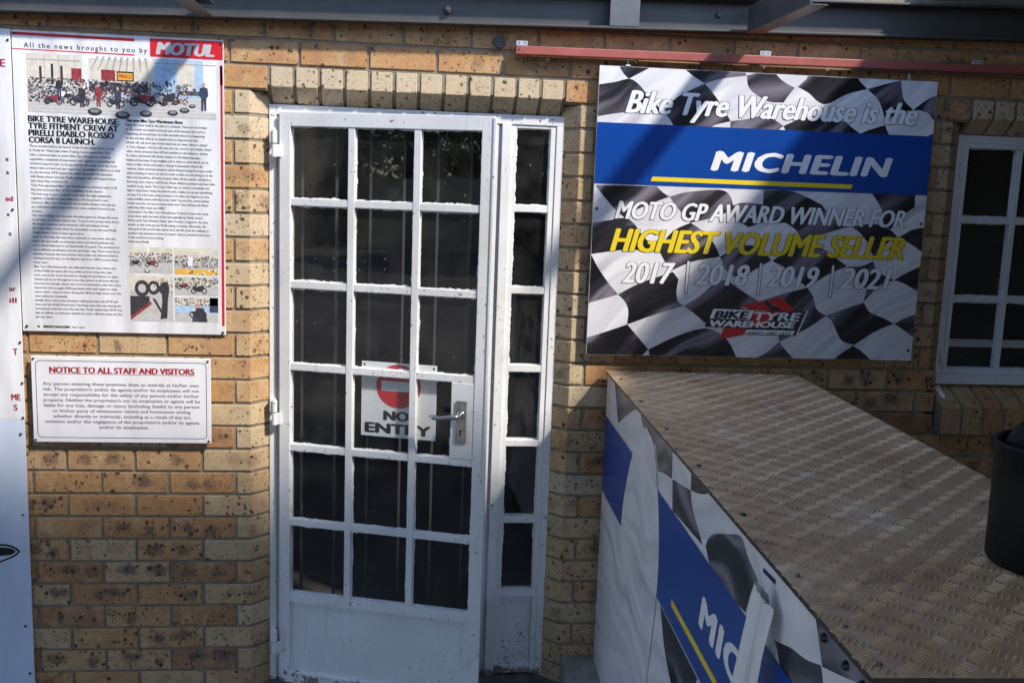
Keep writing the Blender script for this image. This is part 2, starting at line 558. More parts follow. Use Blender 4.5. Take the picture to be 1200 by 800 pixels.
def curvy(pts, sub=6, tens=.5):
    """closed Catmull-Rom through the points"""
    n, out = len(pts), []
    for i in range(n):
        p0, p1, p2, p3 = pts[i - 1], pts[i], pts[(i + 1) % n], pts[(i + 2) % n]
        for k in range(sub):
            t_ = k / sub
            q = []
            for a in (0, 1):
                m1, m2 = tens * (p2[a] - p0[a]), tens * (p3[a] - p1[a])
                q.append((2 * t_**3 - 3 * t_**2 + 1) * p1[a] + (t_**3 - 2 * t_**2 + t_) * m1 + (-2 * t_**3 + 3 * t_**2) * p2[a] + (t_**3 - t_**2) * m2)
            out.append(tuple(q))
    return out
def softpoly(pts, sub=5, corner=40):
    """corners sharper than the limit stay sharp, the rest is rounded into curves"""
    n = len(pts)
    sharp = []
    for i in range(n):
        a = Vector(pts[i]) - Vector(pts[i - 1]); b = Vector(pts[(i + 1) % n]) - Vector(pts[i])
        ang = math.degrees(a.angle(b)) if a.length > 0 and b.length > 0 else 0
        sharp.append(ang > corner)
    out = []
    for i in range(n):
        j = (i + 1) % n
        p1, p2 = Vector(pts[i]), Vector(pts[j])
        m1 = (p2 - p1) if sharp[i] else (p2 - Vector(pts[i - 1])) * .5
        m2 = (p2 - p1) if sharp[j] else (Vector(pts[(j + 1) % n]) - p1) * .5
        for k in range(sub):
            t_ = k / sub
            q = p1 * (2 * t_**3 - 3 * t_**2 + 1) + m1 * (t_**3 - 2 * t_**2 + t_) + p2 * (-2 * t_**3 + 3 * t_**2) + m2 * (t_**3 - t_**2)
            out.append((q.x, q.y))
    return out

def clip(pts, u0, v0, u1, v1):
    """Sutherland-Hodgman against a rectangle"""
    for ax, lim, sg in ((0, u0, 1), (0, u1, -1), (1, v0, 1), (1, v1, -1)):
        res = []
        for i in range(len(pts)):
            a, b = pts[i - 1], pts[i]
            ia, ib = sg * (a[ax] - lim) >= 0, sg * (b[ax] - lim) >= 0
            if ia != ib:
                t_ = (lim - a[ax]) / (b[ax] - a[ax])
                res.append((a[0] + (b[0] - a[0]) * t_, a[1] + (b[1] - a[1]) * t_))
            if ib:
                res.append(b)
        pts = res
        if not pts:
            return []
    return pts

_txt = {}
def glyphs(s, spacing=1.0, line=1.0, res=3):
    k = (s, spacing, line, res)
    if k in _txt:
        return _txt[k]
    cu = bpy.data.curves.new('lettering', 'FONT')
    cu.body = s; cu.space_character = spacing; cu.space_line = line; cu.resolution_u = res
    ob = bpy.data.objects.new('lettering', cu)
    COL.objects.link(ob)
    bpy.context.view_layer.update()
    dg = bpy.context.evaluated_depsgraph_get()
    me = bpy.data.meshes.new_from_object(ob.evaluated_get(dg), depsgraph=dg)
    vs = [(q.co.x, q.co.y) for q in me.vertices]
    fs = [list(p.vertices) for p in me.polygons]
    bpy.data.objects.remove(ob); bpy.data.curves.remove(cu); bpy.data.meshes.remove(me)
    _txt[k] = (vs, fs)
    return _txt[k]
CAP = max(q[1] for q in glyphs('H')[0])

def put_text(mb, pl, s, u0, u1, v0, v1, key, lay, bold=0.0, shear=0.0, outline=0.0, okey='black', spacing=1.0, slope=0.0):
    """baseline v0, cap height line v1, stretched to run from u0 to u1"""
    vs, fs = glyphs(s, spacing)
    xa = min(q[0] for q in vs); xb = max(q[0] for q in vs)
    sy = (v1 - v0) / CAP
    sx = (u1 - u0 - shear * (v1 - v0) - 2 * bold) / (xb - xa)
    base = [((q[0] - xa) * sx + u0 + bold + shear * q[1] * sy, v0 + q[1] * sy) for q in vs]
    if outline:
        k = 12
        for i in range(k):
            a = 2 * math.pi * i / k
            for bx in ((-bold, bold) if bold else (0,)):
                mb.add([pl.at(x + bx + outline * math.cos(a), y + outline * math.sin(a), (lay + i * .02) * LAY) for x, y in base], fs, okey)
        lay += 1
    offs = [0] if not bold else [-bold, -bold * .5, 0, bold * .5, bold]
    for i, d in enumerate(offs):
        mb.add([pl.at(x + d, y, (lay + i * .05) * LAY) for x, y in base], fs, key)
    if bold:
        for i, d in enumerate((-.35 * bold, .35 * bold)):
            mb.add([pl.at(x, y + d, (lay + .3 + i * .05) * LAY) for x, y in base], fs, key)

def put_block(mb, pl, lines, u0, width, v_top, pitch, capfrac, key, lay, bold=0.0):
    """left aligned paragraph lines, one common letter scale; v_top is the first baseline"""
    ws = []
    for s in lines:
        vs, fs = glyphs(s, 1.0, 1.0, 2) if s else ([], [])
        ws.append(max((q[0] for q in vs), default=0))
    sx = width / max(ws); sy = pitch * capfrac / CAP
    for i, s in enumerate(lines):
        if not s: continue
        vs, fs = glyphs(s, 1.0, 1.0, 2)
        for d in ((0,) if not bold else (-bold, bold)):
            mb.add([pl.at(u0 + q[0] * sx + d, v_top - i * pitch + q[1] * sy, (lay + (d > 0) * .1) * LAY) for q in vs], fs, key)

WALL = lambda y: Plane((0, y, 0), (1, 0, 0), (0, 0, 1), (0, -1, 0))
def board(name, y, u0, v0, u1, v1, key, thick, parent=None, origin=None):
    mb = MB(); mb.box(u0, u1, y, y + thick, v0, v1, key)
    return mb.build(name, parent, origin, bevel=.0012, segs=1)
def screws(parent, y, spots, r=.006, name='screw'):
    for u, v in spots:
        mb = MB(); mb.tube([(u, y, v), (u, y - .004, v)], [r, r * .75], 'screw', 10)
        mb.build(name, parent)

# ------------------------------------------------------------------ ground and yard
GZ = -.02
mb = MB(); mb.add([(-80, -120, GZ), (80, -120, GZ), (80, 60, GZ), (-80, 60, GZ)], [(0, 1, 2, 3)], 'paving')
structure(mb.build('ground'))
# ------------------------------------------------------------------ brick wall
HC, L, ZK0 = .083573, .232, 2.2247
JN = .0105                               # mortar joint
wall = thing('brick_wall', 'speckled golden brown face brick wall around the white glazed door', 'wall', (0, 0, 0))

class Bricks:
    def __init__(s):
        s.bm = bmesh.new()
        s.lay = s.bm.loops.layers.float_color.new('brick')
        s.loc = s.bm.loops.layers.float_color.new('brick_place')
    def add(s, ring, z0, z1, tone=None, smear=None, dirv=None):
        """ring: list of (x, y) outline, extruded z0..z1"""
        if tone is None:
            tone = min(.84, max(.2, rnd.gauss(.50, .19)))
        if smear is None:
            smear = rnd.random()
        c = (tone, rnd.random(), smear, 1)
        j = [rnd.uniform(-.0009, .0009) for _ in range(3)]
        vb = [s.bm.verts.new((x + j[0], y + j[1], z0 + j[2])) for x, y in ring]
        vt = [s.bm.verts.new((x + j[0], y + j[1], z1 + j[2])) for x, y in ring]
        n = len(ring)
        fs = [s.bm.faces.new(vb[::-1]), s.bm.faces.new(vt)]
        fs += [s.bm.faces.new((vb[i], vb[(i + 1) % n], vt[(i + 1) % n], vt[i])) for i in range(n)]
        xs = [x for x, y in ring]
        xc, zc = (min(xs) + max(xs)) / 2, (z0 + z1) / 2
        for f in fs:
            for lp in f.loops:
                lp[s.lay] = c
                q = lp.vert.co
                lp[s.loc] = ((q.x - xc) * 4 + .5, (q.z - zc) * 4 + .5, 0, 1)
    def prism_x(s, prof, x0, x1, tone, smear):
        """profile of (y, z) swept along x"""
        c = (tone, rnd.random(), smear, 1)
        a = [s.bm.verts.new((x0, y, z)) for y, z in prof]
        b = [s.bm.verts.new((x1, y, z)) for y, z in prof]
        n = len(prof)
        fs = [s.bm.faces.new(a), s.bm.faces.new(b[::-1])] + [s.bm.faces.new((a[i], b[i], b[(i + 1) % n], a[(i + 1) % n])) for i in range(n)]
        for f in fs:
            for lp in f.loops:
                lp[s.lay] = c
    def build(s, name, parent):
        bmesh.ops.recalc_face_normals(s.bm, faces=s.bm.faces)
        bmesh.ops.bevel(s.bm, geom=list(s.bm.edges), offset=.0028, segments=2, profile=.55, affect='EDGES', clamp_overlap=True)
        me = bpy.data.meshes.new(name)
        s.bm.to_mesh(me); s.bm.free()
        me.materials.append(M['brick'])
        o = bpy.data.objects.new(name, me)
        COL.objects.link(o); o.parent = parent; o['_o'] = (0, 0, 0)
        return o

CH = .0625                               # depth of the splayed reveal
def row_z(r):
    return ZK0 - HC * (r + 1) + JN / 2, ZK0 - HC * r - JN / 2

def run(B, r, xa, xb, j0, endl=None, endr=None, tone_f=None):
    z0, z1 = row_z(r)
    js = []
    k = math.floor((xa - j0) / L)
    x = j0 + k * L
    while x < xb + L:
        if xa + .03 < x < xb - .03:
            js.append(x)
        x += L
    edges = [xa] + js + [xb]
    for i in range(len(edges) - 1):
        a = edges[i] + (JN / 2 if i else 0); b = edges[i + 1] - (JN / 2 if i < len(edges) - 2 else 0)
        tone = None
        smear = None
        last_l = (i == 0 and endl == 'cant'); last_r = (i == len(edges) - 2 and endr == 'cant')
        ring = [(a, 0), (b, 0), (b, .05), (a, .05)]
        if last_l:
            ring = [(a - CH, CH), (a, 0), (b, 0), (b, .10), (a - CH, .10)]
        if last_r:
            ring = [(a, 0), (b, 0), (b + CH, CH), (b + CH, .10), (a, .10)]
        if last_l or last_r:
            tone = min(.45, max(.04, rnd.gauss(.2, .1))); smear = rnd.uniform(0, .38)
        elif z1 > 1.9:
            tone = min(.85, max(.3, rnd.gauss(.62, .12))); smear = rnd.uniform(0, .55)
        elif z1 < 1.05 and rnd.random() < .12:
            tone = rnd.uniform(.86, 1.0)
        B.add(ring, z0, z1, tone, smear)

DL, DR = -.5565, .5838                   # door opening on the wall face
WL, WR = 1.9556, 3.10                    # window opening on the wall face
B = Bricks()
for r in range(-3, 27):
    odd = r % 2 != 0
    jl = -.610 if odd else -.726
    jr = .752 if odd else .636
    if r < 0:
        run(B, r, -3.0, 3.6, -.622 if odd else -.506)
        continue
    if r == 0:
        run(B, r, -3.0, -.497, -.726)
        run(B, r, .527, 2.019, .636 + .116)
        run(B, r, 3.13, 3.6, .752)
        continue
    run(B, r, -3.0, DL, jl, endr='cant')
    if r <= 11:
        run(B, r, DR, WL, jr, endl='cant', endr='cant')
        run(B, r, WR, 3.6, jr, endl='cant')
    elif r <= 14:
        run(B, r, DR, 1.992, jr, endl='cant')
        run(B, r, 3.10, 3.6, jr)
    else:
        run(B, r, DR, 3.6, jr, endl='cant')
B.build('brickwork', wall)

# brick on edge lintels with their splayed undersides, and the sloping window sill
def lintel(name, xa, xb, n, cream):
    B = Bricks()
    p = (xb - xa) / n
    for i in range(n):
        a, b = xa + i * p + JN * .62, xa + (i + 1) * p - JN * .62
        j = rnd.uniform(-.0025, .0015)
        prof = [(j, 2.2195), (j, 2.1545), (CH + j, 2.102), (.115, 2.102), (.115, 2.2195)]
        B.prism_x(prof, a, b, max(0, cream - .04 + rnd.uniform(-.03, .05)), rnd.uniform(0, .2))
    return B.build(name, wall)
lintel('door_lintel', -.4915, .5215, 12, .05)
lintel('window_lintel', 2.026, 3.125, 13, .06)
B = Bricks()
n = 13
for i in range(n):
    a = 2.0 + i * .0846; b = a + .0846 - JN
    prof = [(.085, 1.160), (-.052, 1.088), (-.052, .985), (.04, .985), (.085, 1.0)]
    B.prism_x(prof, a, b, rnd.uniform(.25, .8), rnd.uniform(.2, .9))
B.build('window_sill', wall)

mb = MB()
YM = .0055                               # mortar face, set back from the brick faces
def slab(x0, x1, z0, z1, y0=YM, y1=.22):
    mb.box(x0, x1, y0, y1, z0, z1, 'mortar')
slab(-3.0, 3.6, 2.221, 2.56)
slab(-3.0, -.5565, GZ - .1, 2.221); slab(.5838, 1.9556, GZ - .1, 2.221); slab(3.10, 3.6, GZ - .1, 2.221)
slab(1.9556, 3.10, GZ - .1, 1.0)
def reveal(xe, sg):
    """mortar behind a splayed jamb"""
    o = YM * .8
    ring = [(xe, YM, 0), (xe + sg * (CH - o), CH + .002, 0), (xe + sg * (CH - o), .22, 0), (xe, .22, 0)]
    z0, z1 = (GZ - .1, 2.141) if xe < 1 else (1.08, 2.141)
    mb.prism(ring, (0, 0, z0), (0, 0, z1), 'mortar')
reveal(DL, 1); reveal(DR, -1); reveal(WL, 1); reveal(WR, -1)
for xa, xb in ((-.497, .527), (2.02, 3.13)):
    ring = [(xa, YM, 2.2195), (xa, YM, 2.160), (xa, CH + .004, 2.1075), (xa, .22, 2.1075), (xa, .22, 2.2195)]
    mb.prism(ring, (0, 0, 0), (xb - xa, 0, 0), 'mortar')
for xa, xb in ((DL, -.497), (.527, DR), (WL, 2.02)):
    mb.box(xa, xb, YM, .22, 2.141, 2.2205, 'mortar')
ring = [(1.999, .09, 1.155), (1.999, -.046, 1.083), (1.999, -.046, .99), (1.999, .09, .99)]
mb.prism(ring, (0, 0, 0), (1.10, 0, 0), 'mortar')
mb.build('mortar', wall)
# small leftovers fixed in the wall
mb = MB(); mb.tube([(.4574, .004, 2.2873), (.4574, -.005, 2.2873)], .006, 'white', 12)
mb.build('wall_plug', wall)
mb = MB(); mb.tube([(.287, .004, 2.338), (.287, -.02, 2.338)], [.023, .021], 'beam', 20)
mb.build('pipe_stub', wall)

# ------------------------------------------------------------------ room behind the glass
mb = MB()
mb.add([(-1.6, .23, GZ + .01), (3.6, .23, GZ + .01), (3.6, 4.5, GZ + .01), (-1.6, 4.5, GZ + .01)], [(0, 1, 2, 3)], 'inside_floor')
structure(mb.build('interior_floor'))
mb = MB()
mb.box(-1.7, -1.6, .23, 4.5, GZ, 2.7, 'interior'); mb.box(3.6, 3.7, .0, 4.5, GZ, 2.7, 'interior')
mb.box(-1.7, 3.7, 4.5, 4.6, GZ, 2.7, 'interior')
mb.box(-3.0, 3.7, .22, .23, 2.5, 2.7, 'interior')
structure(mb.build('interior_walls'))
mb = MB(); mb.box(-3.0, 3.7, .0, 4.6, 2.7, 2.8, 'interior')
structure(mb.build('interior_ceiling'))

# ------------------------------------------------------------------ glazed door with its frame and sidelight
door = thing('glazed_door', 'white painted steel door of many small panes, standing slightly open beside a narrow sidelight', 'door', (-.4602, .03, 0))
def jit_ring(mb, pl, u0, v0, u1, v1, w, lay, key, n=40):
    """ragged brush line of paint lapping onto the glass round a pane"""
    per = []
    for k in range(n): per.append((u0 + (u1 - u0) * k / n, v0, 0, 1))
    for k in range(n): per.append((u1, v0 + (v1 - v0) * k / n, -1, 0))
    for k in range(n): per.append((u1 - (u1 - u0) * k / n, v1, 0, -1))
    for k in range(n): per.append((u0, v1 - (v1 - v0) * k / n, 1, 0))
    vs, fs = [], []
    drift = .35
    for u, v, a, b in per:
        drift = .8 * drift + .2 * rnd.gauss(.35, .55)
        d = w * max(.08, drift + rnd.gauss(0, .10))
        du, dv_ = (a * d, b * d)
        if abs(u - u0) < 1e-6: du = d
        if abs(u - u1) < 1e-6: du = -d
        if abs(v - v0) < 1e-6: dv_ = d
        if abs(v - v1) < 1e-6: dv_ = -d
        vs.append(pl.at(u, v, lay)); vs.append(pl.at(u + du, v + dv_, lay))
    t_ = len(per)
    for k in range(t_):
        j = (k + 1) % t_
        fs.append((2 * k, 2 * j, 2 * j + 1, 2 * k + 1))
    mb.add(vs, fs, key)

def sheet_glass(mb, x0, x1, y, z0, z1):
    mb.add([(x0, y, z0), (x1, y, z0), (x1, y, z1), (x0, y, z1)], [(0, 1, 2, 3)], 'glass')

# fixed frame, front face at y = .052
FY = .052
mb = MB()
mb.box(-.498, -.473, FY, .14, GZ + .005, 2.1, 'white_paint')
mb.box(-.4728, -.458, FY + .012, .14, GZ + .005, 2.0655, 'white_paint')
mb.box(-.4728, .534, FY, .14, 2.066, 2.1, 'white_paint')
mb.box(-.4578, .276, FY + .018, .14, 2.052, 2.0655, 'white_paint')
mb.box(.276, .3005, FY + .004, .14, GZ + .005, 2.0655, 'white_paint')
mb.box(.3007, .3115, FY + .016, .14, GZ + .005, 2.0655, 'white_paint')
mb.box(.3117, .345, FY - .006, .14, GZ + .005, 2.0655, 'white_paint')
mb.box(.507, .534, FY, .14, GZ + .005, 2.0655, 'white_paint')
frame = mb.build('door_frame', door, bevel=.0025)
SL0, SL1 = .3655, .4865
mb = MB()
mb.box(.3452, SL0, FY + .005, .11, GZ + .01, 2.0655, 'white_paint')
mb.box(SL1, .5068, FY + .005, .11, GZ + .01, 2.0655, 'white_paint')
zs = [(2.0545, 1.7850), (1.7600, 1.4895), (1.4650, 1.2005), (1.1755, .9170), (.8930, .6200), (.5955, .3290)]
mb.box(SL0, SL1, FY + .005, .11, 2.0547, 2.0655, 'white_paint')
for i in range(6):
    zb = zs[i][1]; zt = zs[i + 1][0] if i < 5 else .303
    mb.box(SL0, SL1, FY + .007, .105, zt, zb, 'white_paint')
mb.box(SL0, SL1, FY + .028, .085, .025, .3028, 'white_paint')
mb.box(SL0, SL1, FY + .009, .105, GZ + .012, .0248, 'white_paint')
side = mb.build('sidelight', door, bevel=.002)
for a, b in zs:
    g = MB(); sheet_glass(g, SL0 - .003, SL1 + .003, FY + .026, b - .003, a + .003)
    g.build('glass_pane', side)
    g = MB(); jit_ring(g, WALL(FY + .0232), SL0, b, SL1, a, .008, 0, 'white_paint')
    g.build('paint_edge', side)

# swinging leaf, modelled flat in its own coordinates and turned about the hinges
LEAF_ANGLE = -math.radians(17.155)
leaf_rot = Matrix.Rotation(LEAF_ANGLE, 4, 'Z')
def leaf_obj(mb, name, parent, bevel=0.0, segs=2, smooth=False):
    o = mb.build(name, None, (0, 0, 0), bevel, smooth, True, segs)
    o.parent = parent
    return o
W_ = .759
ST0, ST1, BW = .040, .042, .024
pw = (W_ - ST0 - ST1 - 2 * BW) / 3
cols = [(ST0 + i * (pw + BW), ST0 + i * (pw + BW) + pw) for i in range(3)]
rz = [(2.026, 1.7815), (1.7560, 1.4940), (1.4680, 1.2010), (1.1750, .9050), (.8790, .6240), (.5980, .3420)]
mb = MB()
mb.box(0, ST0, 0, .036, -.012, 2.074, 'white_paint')
mb.box(W_ - ST1, W_, 0, .036, -.012, 2.074, 'white_paint')
mb.box(ST0, W_ - ST1, .0, .036, 2.0262, 2.074, 'white_paint')
mb.box(ST0, W_ - ST1, .0, .036, -.012, .030, 'white_paint')
mb.box(ST0, W_ - ST1, .001, .036, .305, .3418, 'white_paint')
mb.box(W_ - .0035, W_ + .006, -.004, .0, -.01, 2.07, 'white_paint')
# inner lip round the glazed part
for i in range(5):
    zb, zt = rz[i][1], rz[i + 1][0]
    for a, b in cols:
        mb.box(a, b, .004, .030, zt + .0005, zb - .0005, 'white_paint')
for k in range(2):
    a = cols[k][1]
    mb.box(a, a + BW, .0025, .031, .342, 2.026, 'white_paint')
leaf = leaf_obj(mb, 'door_leaf', door, .0028)
leaf.rotation_euler = (0, 0, LEAF_ANGLE)
mb = MB()
mb.box(ST0 - .003, W_ - ST1 + .003, .012, .016, .028, .307, 'white_paint')
leaf_obj(mb, 'kick_panel', leaf, .001, 1)
LK0 = W_ - ST1 - .082
LP = Plane((0, 0, 0), (1, 0, 0), (0, 0, 1), (0, -1, 0))
for i, (zt, zb) in enumerate(rz):
    for k, (a, b) in enumerate(cols):
        if i == 3 and k == 2:
            b = LK0
        g = MB(); sheet_glass(g, a - .003, b + .003, .020, zb - .003, zt + .003)
        leaf_obj(g, 'glass_pane', leaf)
        g = MB(); jit_ring(g, LP, a, zb, b, zt, .009, -.0172, 'white_paint')
        leaf_obj(g, 'paint_edge', leaf)
mb = MB(); mb.box(LK0, W_ - ST1 - .0002, .0022, .034, rz[3][1] - .0003, rz[3][0] + .0003, 'white_paint')
leaf_obj(mb, 'lock_box', leaf, .003)
mb = MB()
mb.box(.6545, .692, -.004, .0023, .962, 1.112, 'chrome')
leaf_obj(mb, 'handle_plate', leaf, .0035, 3)
mb = MB()
mb.tube([(.674, -.004, 1.066), (.674, -.016, 1.066)], [.016, .013], 'chrome', 20)
mb.tube([(.674, -.012, 1.066), (.674, -.046, 1.066), (.668, -.052, 1.0655), (.64, -.054, 1.063), (.612, -.053, 1.056), (.588, -.050, 1.0585), (.574, -.048, 1.062)],
        [.0085, .0085, .009, .0085, .0095, .009, .005], 'chrome', 14)
leaf_obj(mb, 'door_handle', leaf, smooth=True)
mb = MB()
poly(mb, Plane((0, -.0042, 0), (1, 0, 0), (0, 0, 1), (0, -1, 0)), [(.673 + .0045 * math.cos(a * .35), 1.006 + .0045 * math.sin(a * .35)) for a in range(18)], 1, 'black')
rect(mb, Plane((0, -.0042, 0), (1, 0, 0), (0, 0, 1), (0, -1, 0)), .671, .988, .675, 1.004, 1, 'black')
leaf_obj(mb, 'keyhole', leaf)
for z in (1.965, 1.02, .15):
    mb = MB()
    mb.tube([(-.4755, .018, z - .045), (-.4755, .018, z - .002)], .0095, 'white_paint', 14)
    mb.tube([(-.4755, .018, z + .002), (-.4755, .018, z + .045)], .0095, 'white_paint', 14)
    mb.tube([(-.4755, .018, z + .045), (-.4755, .018, z + .054)], [.006, .003], 'white_paint', 10)
    mb.box(-.4755, -.452, .016, .028, z - .044, z - .002, 'white_paint')
    mb.box(-.492, -.4755, .018, .052, z + .002, z + .044, 'white_paint')
    mb.build('hinge', frame, bevel=.001, segs=1)

# burglar gate a hand's breadth behind the leaf
gate = thing('burglar_gate', 'pale steel security gate of upright bars behind the door panes', 'gate', (-.1, .2, 0))
for i in range(6):
    x = -.405 + i * .1235
    mb = MB(); mb.box(x, x + .010, .205, .217, GZ + .03, 2.05, 'bar')
    mb.build('bar', gate, bevel=.001, segs=1)
for za, zb in ((2.05, 2.075), (.02, .045)):
    mb = MB(); mb.box(-.44, .27, .2, .222, za, zb, 'bar'); mb.build('gate_rail', gate)

# NO ENTRY sign hanging on the inside of the glass
sg = thing('no_entry_sign', 'square white no entry sign with red disc behind the door glass', 'sign', (-.4602, .03, 0), LEAF_ANGLE)
sp = Plane((0, .031, 0), (1, 0, 0), (0, 0, 1), (0, -1, 0))
mb = MB(); mb.box(.298, .574, .0315, .0345, .953, 1.222, 'white')
leaf_obj(mb, 'sign_plate', sg, .001, 1)
mb = MB(); disc(mb, sp, .4355, 1.139, .082, .078, 1, 'red', 48); rect(mb, sp, .372, 1.121, .499, 1.157, 2, 'white')
leaf_obj(mb, 'no_entry_symbol', sg)
mb = MB()
put_text(mb, sp, 'NO', .381, .478, 1.016, 1.048, 'black', 1, .0042)
put_text(mb, sp, 'ENTRY', .312, .558, .968, 1.002, 'black', 1, .0042)
leaf_obj(mb, 'lettering', sg)
for u, v in ((.309, 1.211), (.563, 1.211)):
    mb = MB(); disc(mb, sp, u, v, .004, .004, 1, 'black', 12)
    leaf_obj(mb, 'eyelet', sg)

# ------------------------------------------------------------------ window at the right
win = thing('casement_window', 'white painted steel window with small dark panes above a brick sill', 'window', (2.013, .066, 1.16))
WX0, WX1, WY = 2.019, 3.09, .064
mb = MB()
mb.box(WX0, WX0 + .026, WY, .12, 1.166, 2.1, 'window_paint'); mb.box(WX1 - .026, WX1, WY, .12, 1.166, 2.1, 'window_paint')
mb.box(WX0 + .026, WX1 - .026, WY, .12, 2.07, 2.1, 'window_paint'); mb.box(WX0 - .01, WX1, WY - .016, .12, 1.1585, 1.196, 'window_paint')
wf = mb.build('window_frame', win, bevel=.003)
wcols = [(2.061, 2.2555), (2.2775, 2.472), (2.494, 2.6885)]
wrows = [(2.052, 1.8005), (1.7745, 1.5010), (1.4750, 1.2205)]
mb = MB()
mb.box(WX0 + .0262, 2.061, WY - .006, .1, 1.197, 2.0695, 'window_paint')
mb.box(2.6885, 2.715, WY - .006, .1, 1.197, 2.0695, 'window_paint')
mb.box(2.061, 2.6885, WY - .006, .1, 2.0522, 2.0695, 'window_paint')
mb.box(2.061, 2.6885, WY - .006, .1, 1.197, 1.2203, 'window_paint')
for i in range(2):
    for a, b in wcols:
        mb.box(a, b, WY - .002, .09, wrows[i + 1][0], wrows[i][1], 'window_paint')
for k in range(2):
    mb.box(wcols[k][1], wcols[k + 1][0], WY - .004, .09, 1.2205, 2.052, 'window_paint')
mb.box(WX0 + .012, WX0 + .025, WY - .012, WY + .001, 1.94, 2.0, 'window_paint'); mb.box(WX0 + .012, WX0 + .025, WY - .012, WY + .001, 1.235, 1.295, 'window_paint')
sash = mb.build('window_sash', win, bevel=.0025)
for a, b in wcols:
    for zt, zb in wrows:
        g = MB(); sheet_glass(g, a - .003, b + .003, WY + .016, zb - .003, zt + .003)
        g.build('glass_pane', sash)
        g = MB(); jit_ring(g, WALL(WY + .0132), a, zb, b, zt, .007, 0, 'window_paint', 24)
        g.build('paint_edge', sash)
g = MB(); sheet_glass(g, 2.72, 3.06, WY + .016, 1.2, 2.066); g.build('glass_pane', wf)
mb = MB(); mb.box(2.03, 3.07, .16, .175, 1.288, 1.318, 'window_paint')
mb.build('inner_bar', win)
mb = MB()
mb.prism([(2.004, .03, 1.135), (2.012, .03, 1.138), (2.045, -.03, 1.075), (2.037, -.03, 1.07)], (0, -.001, .012), (0, .001, .014), 'white')
mb.prism([(2.02, .04, 1.14), (2.027, .04, 1.142), (2.04, .0, 1.10), (2.034, .0, 1.095)], (0, -.001, .012), (0, .001, .014), 'white')
mb.build('peeling_sealant', win)

# ------------------------------------------------------------------ steel canopy over the yard
canopy = thing('steel_canopy', 'charcoal steel canopy frame fixed along the top of the brick wall', 'canopy', (0, 0, 0))
SLP = .0229
def bz(x):                                # underside of the channel's lower flange
    return 2.3765 + SLP * (x + .0)
def chan(mb, x0, x1, y0, y1, za, zb, key):
    v = [(x, y, bz(x) + z) for x in (x0, x1) for y in (y0, y1) for z in (za, zb)]
    mb.add(v, [(0, 1, 3, 2), (4, 6, 7, 5), (0, 4, 5, 1), (2, 3, 7, 6), (0, 2, 6, 4), (1, 5, 7, 3)], key)
mb = MB()
chan(mb, -3.2, 3.7, -.07, -.012, 0, .008, 'beam')
chan(mb, -3.2, 3.7, -.07, -.012, .108, .116, 'beam')
chan(mb, -3.2, 3.7, -.0119, -.004, 0, .116, 'beam')
mb.build('wall_channel', canopy, bevel=.0015)
mb = MB(); chan(mb, .655, .757, -.0715, -.064, .0082, .1078, 'plate_grey'); mb.build('stiffener_plate', canopy, bevel=.001)
mb = MB(); x = .1079; mb.tube([(x, -.012, 2.434), (x, -.026, 2.434)], [.017, .015], 'beam', 6); mb.tube([(x, -.026, 2.434), (x, -.034, 2.434)], .008, 'beam', 12); mb.build('bolt', canopy)
mb = MB(); x = 1.05; mb.tube([(x, -.012, 2.465), (x, -.024, 2.465)], [.012, .01], 'beam', 6); mb.build('bolt', canopy)
RAFT = [(-4.9, .07), (-2.75, .07), (-.685, .058), (1.165, .055), (3.3, .07), (5.4, .07)]
for x, w in RAFT:
    z0 = bz(x)
    mb = MB()
    ye = -5.2 if w != .055 else -.62
    mb.box(x - w / 2, x + w / 2, ye, -.0705 if w != .055 else -.19, z0 - .004, z0 + .0, 'beam' if w != .055 else 'plate_grey')
    if w == .055:
        mb.box(x - w / 2, x + w / 2, -.1899, -.0705, z0 - .004, z0, 'rail')
    mb.box(x - w / 2 - .001, x - w / 2 + .006, ye, -.0708, z0 + .0002, z0 + (.085 if w == .055 else .045), 'beam')
    mb.box(x - w / 2 + .0062, x + w / 2, ye, -.0708, z0 + (.078 if w == .055 else .038), z0 + (.0845 if w == .055 else .0445), 'beam')
    mb.build('rafter' if w != .055 else 'bracket_arm', canopy, bevel=.001, segs=1)
for y in (-1.55, -2.7, -3.9, -5.15):
    mb = MB(); mb.box(-6, 6, y - .03, y + .03, 2.42, 2.60, 'beam'); mb.build('purlin', canopy)
mb = MB()
def sheet(x0, x1, y0, y1, z):
    n = int((x1 - x0) / .038)
    vs = []
    for i in range(n + 1):
        zz = z + .009 * math.sin(i * math.pi / 2)
        vs += [(x0 + (x1 - x0) * i / n, y0, zz), (x0 + (x1 - x0) * i / n, y1, zz)]
    mb.add(vs, [(2 * i, 2 * i + 2, 2 * i + 3, 2 * i + 1) for i in range(n)], 'roof')
sheet(-6.2, 6.2, -5.3, -1.50, 2.62)
sheet(1.78, 6.2, -1.52, -.005, 2.616)
mb.build('roof_sheet', canopy)
for x in (-5.5, 5.7):
    mb = MB(); mb.box(x - .05, x + .05, -5.2, -5.1, GZ, 2.56, 'beam'); mb.build('post', canopy)
# frayed shade netting along the inner edge of the roof: strands get denser outwards
mb = MB()
y = -1.22
while y > -1.53:
    f = min(1, (-1.22 - y) / .22)
    p_ = .020
    wd = p_ * (.10 + .88 * f)
    mb.box(-6.1, 1.79, y - wd, y, 2.6035, 2.6050, 'shade_net')
    y -= p_
tag(mb.build('shade_net'), 'dark strip of shade netting stretched along the open inner edge of the canopy roof', 'shade net')

